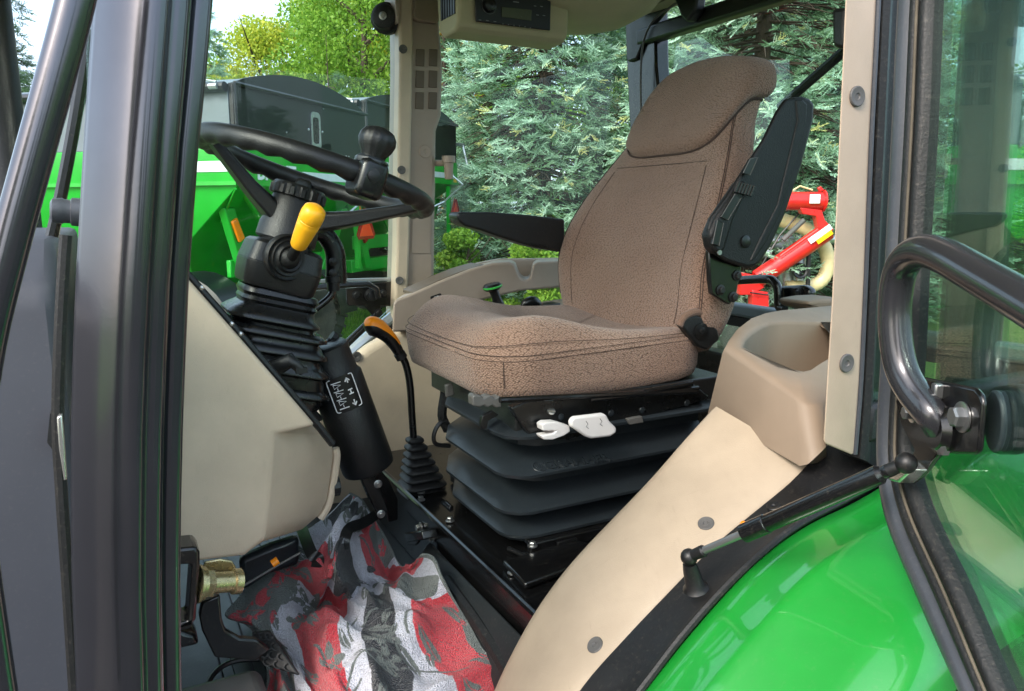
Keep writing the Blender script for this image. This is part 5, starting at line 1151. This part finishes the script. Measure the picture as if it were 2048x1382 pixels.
# armrests
arm = [(1566, 196), (1600, 192), (1614, 197), (1623, 208), (1621, 240), (1598, 330), (1568, 430), (1540, 492), (1518, 526), (1506, 534), (1492, 537), (1450, 524), (1428, 510), (1416, 488), (1412, 458), (1420, 434), (1446, 394), (1480, 340), (1520, 280), (1548, 222)]
mb = MB(); mb.prism([pb(x+(7 if y < 430 else 3), y, 1.105) for x, y in arm], LB*.015+RA*.006); ar = sp(mb, 'armrest', 'armrest_black', .010, seg=3); ar['label'] = 'black armrest folded up beside the backrest'
mb = MB(); mb.prism(px(pb, [(1592, 200), (1606, 198), (1616, 208), (1614, 240), (1590, 330), (1560, 428), (1530, 490), (1508, 520), (1500, 524), (1520, 480), (1556, 410), (1580, 310), (1596, 240)], 1.102), LB*.02); sp(mb, 'armrest_ridge', 'armrest_black', .006, seg=3)
mb = MB(); mb.prism(px(pb, [(1488, 358), (1502, 370), (1470, 440), (1452, 500), (1440, 512), (1426, 500), (1420, 470), (1434, 436)], 1.098), LB*.03); sp(mb, 'armrest_hinge_cover', 'armrest_black', .010, seg=3)
for pts in ([(1435, 440), (1447, 446), (1438, 492), (1425, 488)], [(1470, 388), (1482, 396), (1456, 440), (1442, 434)], [(1500, 318), (1516, 314), (1500, 350), (1486, 346)]):
    mb = MB(); mb.prism(px(pb, pts, 1.0955), LB*.006); sp(mb, 'armrest_slot', 'label_black', .001)
    mb = MB(); mb.tube(px(pb, pts, 1.0955), .0011, 5, closed=True); sp(mb, 'slot_highlight', 'grip_grey')  # grey line round each slot: an edge highlight put into the colour
mb = MB()
for k in range(6): mb.tube([pb(1478+6*k, 364+1.6*k, 1.096), pb(1470+6*k, 384+1.6*k, 1.096)], .0035, 6)
sp(mb, 'armrest_adjuster', 'plastic_smooth')
mb = MB(); mb.lathe(pb(1491, 483, 1.104), -LB, [(0, .0125), (.002, .0125), (.003, .011), (.003, .001)], 24); sp(mb, 'armrest_cap', 'plastic_smooth')
mb = MB(); mb.lathe(pb(1438, 505, 1.097), -LB, [(0, .005), (.003, .005), (.003, .002)], 12); sp(mb, 'armrest_screw', 'steel')
mb = MB(); mb.prism(px(pb, [(1418, 500), (1484, 528), (1482, 545), (1472, 590), (1460, 610), (1448, 604), (1424, 588), (1420, 560)], 1.125), LB*.012); sp(mb, 'armrest_bracket', 'paint_black', .003)
for x, y in ((1441, 580), (1466, 594), (1474, 551)):
    mb = MB(); bolt(mb, pb(x, y, 1.124), -LB, .0075, .006); sp(mb, 'bolt', 'rail_black')
arm2 = [(914, 430), (920, 424), (980, 424), (1060, 430), (1130, 438), (1130, 505), (1086, 498), (1060, 492), (1000, 474), (960, 460), (930, 452), (918, 442)]
mb = MB(); mb.prism(px(pb, arm2, 1.72), LB*.06); a2 = sp(mb, 'armrest', 'plastic', .007, seg=3); a2['label'] = 'black armrest lowered on the far side'
mb = MB(); mb.prism(px(pb, [(1062, 486), (1096, 492), (1094, 498), (1064, 492)], 1.715), LB*.05); sp(mb, 'armrest_stop', 'plastic_smooth', .002)
# suspension bellows
def bring2(z, ins):
    A0, A1, B0, B1 = .612+ins, 1.12, 1.165+ins, 1.63-ins
    ch = .06+.2*ins; chf = .17
    pts = [(A1, B0), (A0+ch*.85, B0), (A0+ch*.45, B0+ch*.12), (A0+ch*.12, B0+ch*.45), (A0, B0+ch*.9), (A0, B1-chf), (A0+chf*.25, B1-chf*.5), (A0+chf*.6, B1-chf*.15), (A0+chf, B1), (A1, B1)]
    return [T(a, b, z) for a, b in pts]
mb = MB(); rings = []
lz = [1.378, 1.432, 1.505, 1.580]
for i, z in enumerate(lz):
    nz = lz[i+1] if i < 3 else 1.648
    if i == 0: rings += [bring2(z-.02, .05), bring2(z-.010, .02)]
    ofs = .010 if i == 0 else .0
    wob_ = lambda R_: [p+UP*.0016*noise.noise(p*9) for p in R_]
    rings += [wob_(bring2(z-.001, .005+ofs)), wob_(bring2(z, .001+ofs)), wob_(bring2(z+.006, ofs)), wob_(bring2(z+.0085, .003+ofs)), wob_(bring2(z+.020, .030)), bring2(z+.031, .056), bring2(z+.036, .062), bring2(nz-.012, .062), bring2(nz-.006, .058)]
mb.loft(rings, caps=(True, True)); bl = sp(mb, 'bellows', 'bellows', smooth=30, bevel=0.); bl['label'] = 'black folded rubber suspension bellows'
# raised lettering on the second fold
ledge_a = T(.70, 1.165+.011, 1.505+.0145); up2 = (UP*.7+LB*.72).normalized()
h0, n0 = hit(bl, 1085, 934); h1, n1 = hit(bl, 1215, 916); hm, nm = hit(bl, 1150, 925)
xd = (h1-h0).normalized(); up2 = nm.cross(xd).normalized(); up2 = up2 if up2.z > 0 else -up2
mb = MB(); mb.text('GRAMMER', .031, hit(bl, 1155, 924)[0]+nm*.0004, xd, up2, .0026, bold=.0004)
q = hit(bl, 1078, 934)[0]+nm*.0006; RAx = RA; RA_ = xd
mb.tube([q+xd*.013*math.cos(t*.5236)+up2*.013*math.sin(t*.5236) for t in range(12)], .0012, 5, closed=True)
for t in (-.9, -.3, .3, .9): mb.tube([q-up2*.011+xd*.002*t, q+xd*.008*t+up2*.008], .001, 5)
sp(mb, 'bellows_lettering', 'bellows', smooth=30)
# base frame under the bellows
mb = MB(); mb.loft([[T(a, 1.165, 1.35), T(a, 1.165, 1.372), T(a, 1.178, 1.376), T(a, 1.215, 1.376), T(a, 1.215, 1.368), T(a, 1.18, 1.366), T(a, 1.18, 1.35)] for a in (.66, .70, .95, 1.15)]); sp(mb, 'base_rail', 'paint_black', .002)
mb = MB(); mb.box(T(.90, 1.40, 1.362), RA*.22, LB*.20, UP*.010); sp(mb, 'base_plate', 'plastic', .004)
for k in range(3):
    mb = MB(); mb.box(T(.74+.11*k, 1.163, 1.361), RA*.022, LB*.003, UP*.005); sp(mb, 'rail_slot', 'label_black', .001)
mb = MB(); mb.tube(smoothpath([T(.63, 1.20, 1.357), T(.66, 1.13, 1.358), T(.78, 1.10, 1.358), T(.95, 1.11, 1.360), T(1.1, 1.13, 1.36)], 5), .0045, 8); sp(mb, 'wiring_hose', 'cord')
mb = MB(); mb.prism([T(.645, 1.17, 1.35), T(.67, 1.12, 1.35), T(.72, 1.12, 1.35), T(.72, 1.165, 1.35)], UP*.010); sp(mb, 'mounting_foot', 'paint_black', .002)
# upper cowl, rails and levers
mb = MB(); mb.box(T(.90, 1.40, 1.618), RA*.26, LB*.21, UP*.028); sp(mb, 'seat_frame', 'plastic', .004)
mb = MB(); mb.prism(px(pb, [(1022, 816), (1060, 800), (1390, 770), (1418, 792), (1415, 800), (1230, 850), (1140, 880), (1064, 880)], 1.172), LB*.02); sp(mb, 'side_plate', 'plastic_smooth', .003)
for pts, r in (([(1000, 800), (1392, 782)], .006), ([(1180, 800), (1396, 776)], .005), ([(1290, 784), (1384, 766)], .006)):
    mb = MB(); mb.tube(px(pb, pts, 1.155), r, 10); sp(mb, 'slide_rail', 'paint_black')
mb = MB(); mb.prism(px(pb, [(945, 794), (950, 789), (962, 791), (968, 797), (976, 791), (984, 791), (990, 797), (998, 792), (1003, 794), (1003, 815), (992, 816), (985, 811), (976, 816), (969, 811), (960, 815), (946, 812)], 1.18), LB*.022); sp(mb, 'slide_handle', 'grip_grey', .003, seg=3)
mb = MB(); mb.prism(px(pb, [(1084, 850), (1092, 845), (1112, 844), (1140, 852), (1141, 864), (1128, 872), (1106, 880), (1088, 880), (1082, 872), (1108, 867), (1112, 862), (1086, 862)], 1.145), LB*.022); sp(mb, 'weight_lever', 'white_lever', .004, seg=3)
mb = MB(); mb.prism(px(pb, [(1141, 842), (1148, 834), (1206, 827), (1214, 830), (1220, 842), (1234, 856), (1234, 866), (1222, 874), (1184, 878), (1172, 874), (1152, 860), (1142, 854)], 1.125), LB*.012); sp(mb, 'height_paddle', 'white_lever', .005, seg=3)
mb = MB()
for x, y in ((1172, 848), (1200, 843)): mb.tube([pb(x, y-6, 1.1245), pb(x+4, y, 1.1245), pb(x, y+5, 1.1245), pb(x+5, y+9, 1.1245)], .0006, 4)
sp(mb, 'paddle_marking', 'grip_grey')
mb = MB(); mb.prism(px(pb, [(1255, 838), (1285, 832), (1288, 846), (1260, 850)], 1.160), LB*.01); sp(mb, 'rail_clip', 'grip_grey', .002)
mb = MB(); mb.lathe(pb(1102, 824, 1.17), -LB*.5+UP, [(0, .008), (.004, .008), (.005, .005)], 14); sp(mb, 'frame_rivet', 'zinc')
for x, y in ((1122, 834), (1222, 826), (1284, 820), (1374, 806)):
    mb = MB(); mb.lathe(pb(x, y, 1.1715), -LB, [(0, .007), (.002, .006), (.003, .002)], 12); sp(mb, 'plate_rivet', 'bellows')
mb = MB(); mb.prism(px(pb, [(962, 846), (966, 832), (986, 822), (998, 830), (976, 842), (974, 858), (964, 858)], 1.235), LB*.01); sp(mb, 'scale_window', 'label_black', .001)
mb = MB(); mb.tube(smoothpath(px(pb, [(896, 842), (880, 846), (868, 868), (872, 888), (900, 892)], 1.50), 4), .005, 8); sp(mb, 'air_hose', 'cord')
mb = MB(); mb.tube(smoothpath(px(pb, [(880, 756), (890, 780), (884, 830), (896, 860)], 1.6), 4), .012, 8); sp(mb, 'cable_sleeve', 'rubber')
mb = MB(); mb.prism(px(pb, [(892, 770), (906, 766), (910, 790), (894, 796)], 1.45), LB*.012); sp(mb, 'belt_clip', 'grip_grey', .003)
# ================================================================ towel on the cab floor
FZ = 1.2
def lat(rows):
    return rows
# control lattice: photo position and height of the cloth above the floor
ctl = [
 [(700, 985, .14), (712, 990, .135), (726, 1000, .12), (745, 1030, .10), (768, 1070, .085), (800, 1130, .06), (826, 1160, .05)],
 [(655, 1030, .13), (676, 1030, .18), (704, 1036, .18), (730, 1066, .10), (752, 1100, .07), (780, 1140, .05), (835, 1116, .13)],
 [(600, 1068, .13), (640, 1075, .15), (668, 1085, .17), (698, 1106, .12), (730, 1140, .07), (790, 1150, .07), (866, 1116, .14)],
 [(545, 1100, .12), (590, 1115, .13), (645, 1128, .17), (692, 1146, .16), (742, 1165, .05), (800, 1170, .09), (886, 1158, .12)],
 [(520, 1130, .08), (560, 1160, .09), (615, 1192, .06), (680, 1204, .07), (745, 1190, .11), (815, 1195, .10), (910, 1200, .08)],
 [(480, 1190, .05), (535, 1205, .07), (590, 1225, .08), (665, 1235, .11), (745, 1240, .10), (830, 1235, .09), (940, 1250, .06)],
 [(450, 1232, .04), (520, 1245, .06), (590, 1265, .07), (665, 1280, .10), (750, 1285, .09), (850, 1285, .07), (968, 1300, .05)],
 [(500, 1258, .02), (556, 1272, .03), (606, 1320, .05), (675, 1330, .09), (760, 1335, .08), (880, 1335, .06), (1000, 1325, .04)],
 [(535, 1346, .01), (572, 1362, .02), (618, 1375, .05), (690, 1385, .08), (775, 1390, .07), (900, 1385, .05), (1000, 1350, .03)],
 [(520, 1420, .03), (570, 1430, .04), (630, 1440, .05), (705, 1445, .06), (790, 1450, .06), (910, 1440, .04), (1010, 1410, .02)],
 [(520, 1500, .02), (570, 1510, .03), (640, 1520, .04), (715, 1525, .04), (800, 1530, .04), (920, 1520, .03), (1020, 1500, .02)],
]
NR, NC = len(ctl), len(ctl[0])
def cr(a, b, c, d, t): return .5*((2*b)+(c-a)*t+(2*a-5*b+4*c-d)*t*t+(3*b-a-3*c+d)*t**3)
CP = np.array([[tuple(pz(x, y, FZ+h)) for x, y, h in r] for r in ctl])
def surf(u, v):
    x = u*(NC-1); y = v*(NR-1); i = min(int(x), NC-2); j = min(int(y), NR-2); tx, ty = x-i, y-j
    g = lambda a, lo, hi: min(max(a, lo), hi)
    rows = []
    for dj in (-1, 0, 1, 2):
        r = CP[g(j+dj, 0, NR-1)]
        rows.append(cr(r[g(i-1, 0, NC-1)], r[i], r[i+1], r[g(i+2, 0, NC-1)], tx))
    return cr(rows[0], rows[1], rows[2], rows[3], ty)
NU, NV = 380, 520
P = np.zeros((NV, NU, 3)); UV = np.zeros((NV, NU, 2))
def rid(t): return (.5+.5*math.cos(t))**3.4
for j in range(NV):
    for i in range(NU):
        u = i/(NU-1); v = j/(NV-1); p = surf(u, v)
        q = Vector((u*3.0, v*3.6, 0)); w = noise.noise(q+Vector((3, 1, 0))); w2 = noise.noise(q*1.9+Vector((9, 4, 0)))
        amp = .35+.65*max(0, min(1, .5+1.4*noise.noise(q*.9+Vector((1, 8, 2)))))
        f1 = rid(u*24+w*5.5+v*3.5)*amp
        f2 = rid(v*17-u*9+w2*4.5)*(1.15-amp)
        f3 = noise.noise(Vector((u*34, v*46, 1.)))
        edge = min(1, 8*min(u, 1-u, v, 1-v))
        f0 = rid(u*11-v*4+w*4.2+1.5)*(.5+.8*max(0, noise.noise(q*.7+Vector((4, 4, 9)))))
        h = (f0*.030+f1*.022+f2*.024+f3*.0022-.020)*edge*(1.35 if v < .4 else .9)
        P[j, i] = p+np.array([0, 0, h]); UV[j, i] = (u, v)
me = bpy.data.meshes.new('towel')
idx = np.arange(NU*NV).reshape(NV, NU)
fc = np.stack([idx[:-1, :-1], idx[:-1, 1:], idx[1:, 1:], idx[1:, :-1]], -1).reshape(-1, 4)
me.from_pydata(P.reshape(-1, 3).tolist(), [], fc.tolist())
ca = me.attributes.new('cloth', 'FLOAT_COLOR', 'POINT')
RED, WHT, BLK, GRY = [np.array(lin(c)[:3]) for c in ((228, 56, 70), (232, 232, 244), (22, 25, 34), (112, 120, 115))]
# woven pattern: broad bands with flowers, leaves and stems in the contrasting yarn
U = UV[..., 0]; V = UV[..., 1]
def nz(sx_, sy_, ox): return np.array([[noise.noise(Vector((UV[j, i, 0]*sx_+ox, UV[j, i, 1]*sy_, ox))) for i in range(NU)] for j in range(NV)])
n1 = nz(5, 6, 1.); n2 = nz(17, 22, 4.); n3 = nz(60, 80, 7.)
x = U+.045*n1+.008*n2
cols = np.zeros((NV, NU, 3)); cols[:] = GRY
def band(mask, c): cols[mask] = c
low = V >= .36
k1 = nz(4.2, 5.0, 21.)+.12*n2; k2 = nz(5.0, 6.0, 33.)+.12*n2
cols[~low] = WHT
band((~low) & (k1 > .16), RED); band((~low) & (k2 > .22), GRY); band((~low) & (k2 < -.30), BLK)
for lo, hi, c in ((-1, .09, GRY), (.09, .15, RED), (.15, .235, GRY), (.235, .34, WHT), (.34, .54, RED), (.54, .62, WHT), (.62, .75, BLK), (.75, .83, WHT), (.83, .975, RED), (.975, 2, GRY)): band(low & (x >= lo) & (x < hi), c)
rg = random.Random(12); isg = np.abs(cols-GRY).sum(-1) < 1e-6
def paint(mask):
    m = mask & ~isg; cols[m] = GRY
    m2 = mask & isg & (n1 > .05); cols[m2] = RED
for k in range(26):                      # flowers
    cu, cv = rg.random(), rg.random(); R_ = rg.uniform(.045, .085); ph = rg.random()*6
    du = U-cu+.006*n2; dv = (V-cv)*1.45+.006*n2; r_ = np.hypot(du, dv); th = np.arctan2(dv, du)
    rim_ = R_*(.72+.28*np.cos(5*th+ph)); vein = np.abs(np.cos(2.5*th+ph/2)) > .16
    paint((r_ < rim_) & (r_ > R_*.16) & (vein | (r_ > R_*.7)) & (n3 < .42))
for k in range(70):                     # leaves
    cu, cv = rg.random(), rg.random(); L_ = rg.uniform(.03, .07); an = rg.random()*3.14; W_ = L_*rg.uniform(.28, .45)
    du = U-cu; dv = (V-cv)*1.45; a_ = du*math.cos(an)+dv*math.sin(an); b_ = -du*math.sin(an)+dv*math.cos(an)+.010*n2
    paint((np.abs(b_) < W_*(1-(a_/L_)**2)) & (np.abs(a_) < L_) & (np.abs(b_) > .0016) & (n3 < .45))
for k in range(34):                      # stems
    cu, cv = rg.random(), rg.random(); an = rg.random()*3.14; L_ = rg.uniform(.05, .1)
    du = U-cu; dv = (V-cv)*1.45; a_ = du*math.cos(an)+dv*math.sin(an); b_ = -du*math.sin(an)+dv*math.cos(an)+2.5*a_*a_
    paint((np.abs(b_) < .005+.002*n2) & (np.abs(a_) < L_))
hem = (U < .014) | (U > .986) | (V < .010); cols[hem] = GRY*1.1
cols = cols*(1+.10*n3[..., None]+.10*n2[..., None])
c4 = np.ones((NV, NU, 4)); c4[..., :3] = np.clip(cols, 0, 1)
ca.data.foreach_set('color', c4.reshape(-1).astype(np.float32))
def towel_mat():
    m, nt, o = nodes('towel'); L = nt.links.new
    p = N(nt, 'ShaderNodeBsdfPrincipled'); L(p.outputs[0], o.inputs[0]); tc = N(nt, 'ShaderNodeTexCoord')
    a = N(nt, 'ShaderNodeAttribute', attribute_name='cloth')
    v = N(nt, 'ShaderNodeTexVoronoi', i_Scale=420.); L(tc.outputs['Object'], v.inputs['Vector'])
    n = N(nt, 'ShaderNodeTexNoise', i_Scale=220., i_Detail=4.); L(tc.outputs['Object'], n.inputs['Vector'])
    r = ramp(nt, [(.0, (1.08, 1.08, 1.08, 1)), (.8, (.62, .62, .62, 1))]); L(v.outputs['Distance'], r.inputs[0])
    mx = N(nt, 'ShaderNodeMix', data_type='RGBA', blend_type='MULTIPLY'); mx.inputs[0].default_value = 1; L(a.outputs['Color'], mx.inputs[6]); L(r.outputs[0], mx.inputs[7]); L(mx.outputs[2], p.inputs['Base Color'])
    b = N(nt, 'ShaderNodeBump', i_Strength=1., i_Distance=.005); ad = N(nt, 'ShaderNodeMath', operation='ADD'); L(v.outputs['Distance'], ad.inputs[0]); L(n.outputs[0], ad.inputs[1]); L(ad.outputs[0], b.inputs['Height']); b.invert = True; L(b.outputs[0], p.inputs['Normal'])
    p.inputs['Roughness'].default_value = .95; p.inputs['Sheen Weight'].default_value = .3; p.inputs['Specular IOR Level'].default_value = .1
    M['towel'] = m
towel_mat(); me.materials.append(M['towel']); me.shade_smooth()
tw = bpy.data.objects.new('towel', me); COL.objects.link(tw)
so_ = tw.modifiers.new('thick', 'SOLIDIFY'); so_.thickness = .005; so_.offset = 1
tag(tw, 'crumpled red, white, black and grey patterned terry towel on the cab floor', 'towel')
# black straps lying over the towel
for pts, lb in (([(602, 1052, .158), (612, 1080, .165), (624, 1108, .160), (636, 1118, .150), (634, 1134, .145)], 'black webbing strap over the left fold of the towel'),
                ([(752, 1030, .135), (726, 1046, .150), (700, 1056, .165), (690, 1076, .16), (686, 1098, .14)], 'black webbing strap under the raised corner of the towel')):
    ce = smoothpath([pz(x, y, FZ+h+.006) for x, y, h in pts], 6); mb = MB()
    rows = []
    for i, p in enumerate(ce):
        t = (ce[min(i+1, len(ce)-1)]-ce[max(i-1, 0)]).normalized(); sd = t.cross((CAM-p).normalized()).normalized(); nn = sd.cross(t).normalized()
        rows.append([p+sd*.011+nn*.0012, p-sd*.011+nn*.0012, p-sd*.011-nn*.0012, p+sd*.011-nn*.0012])
    mb.loft(rows); tag(mb.build('strap', 'plastic', None, smooth=50), lb, 'strap')
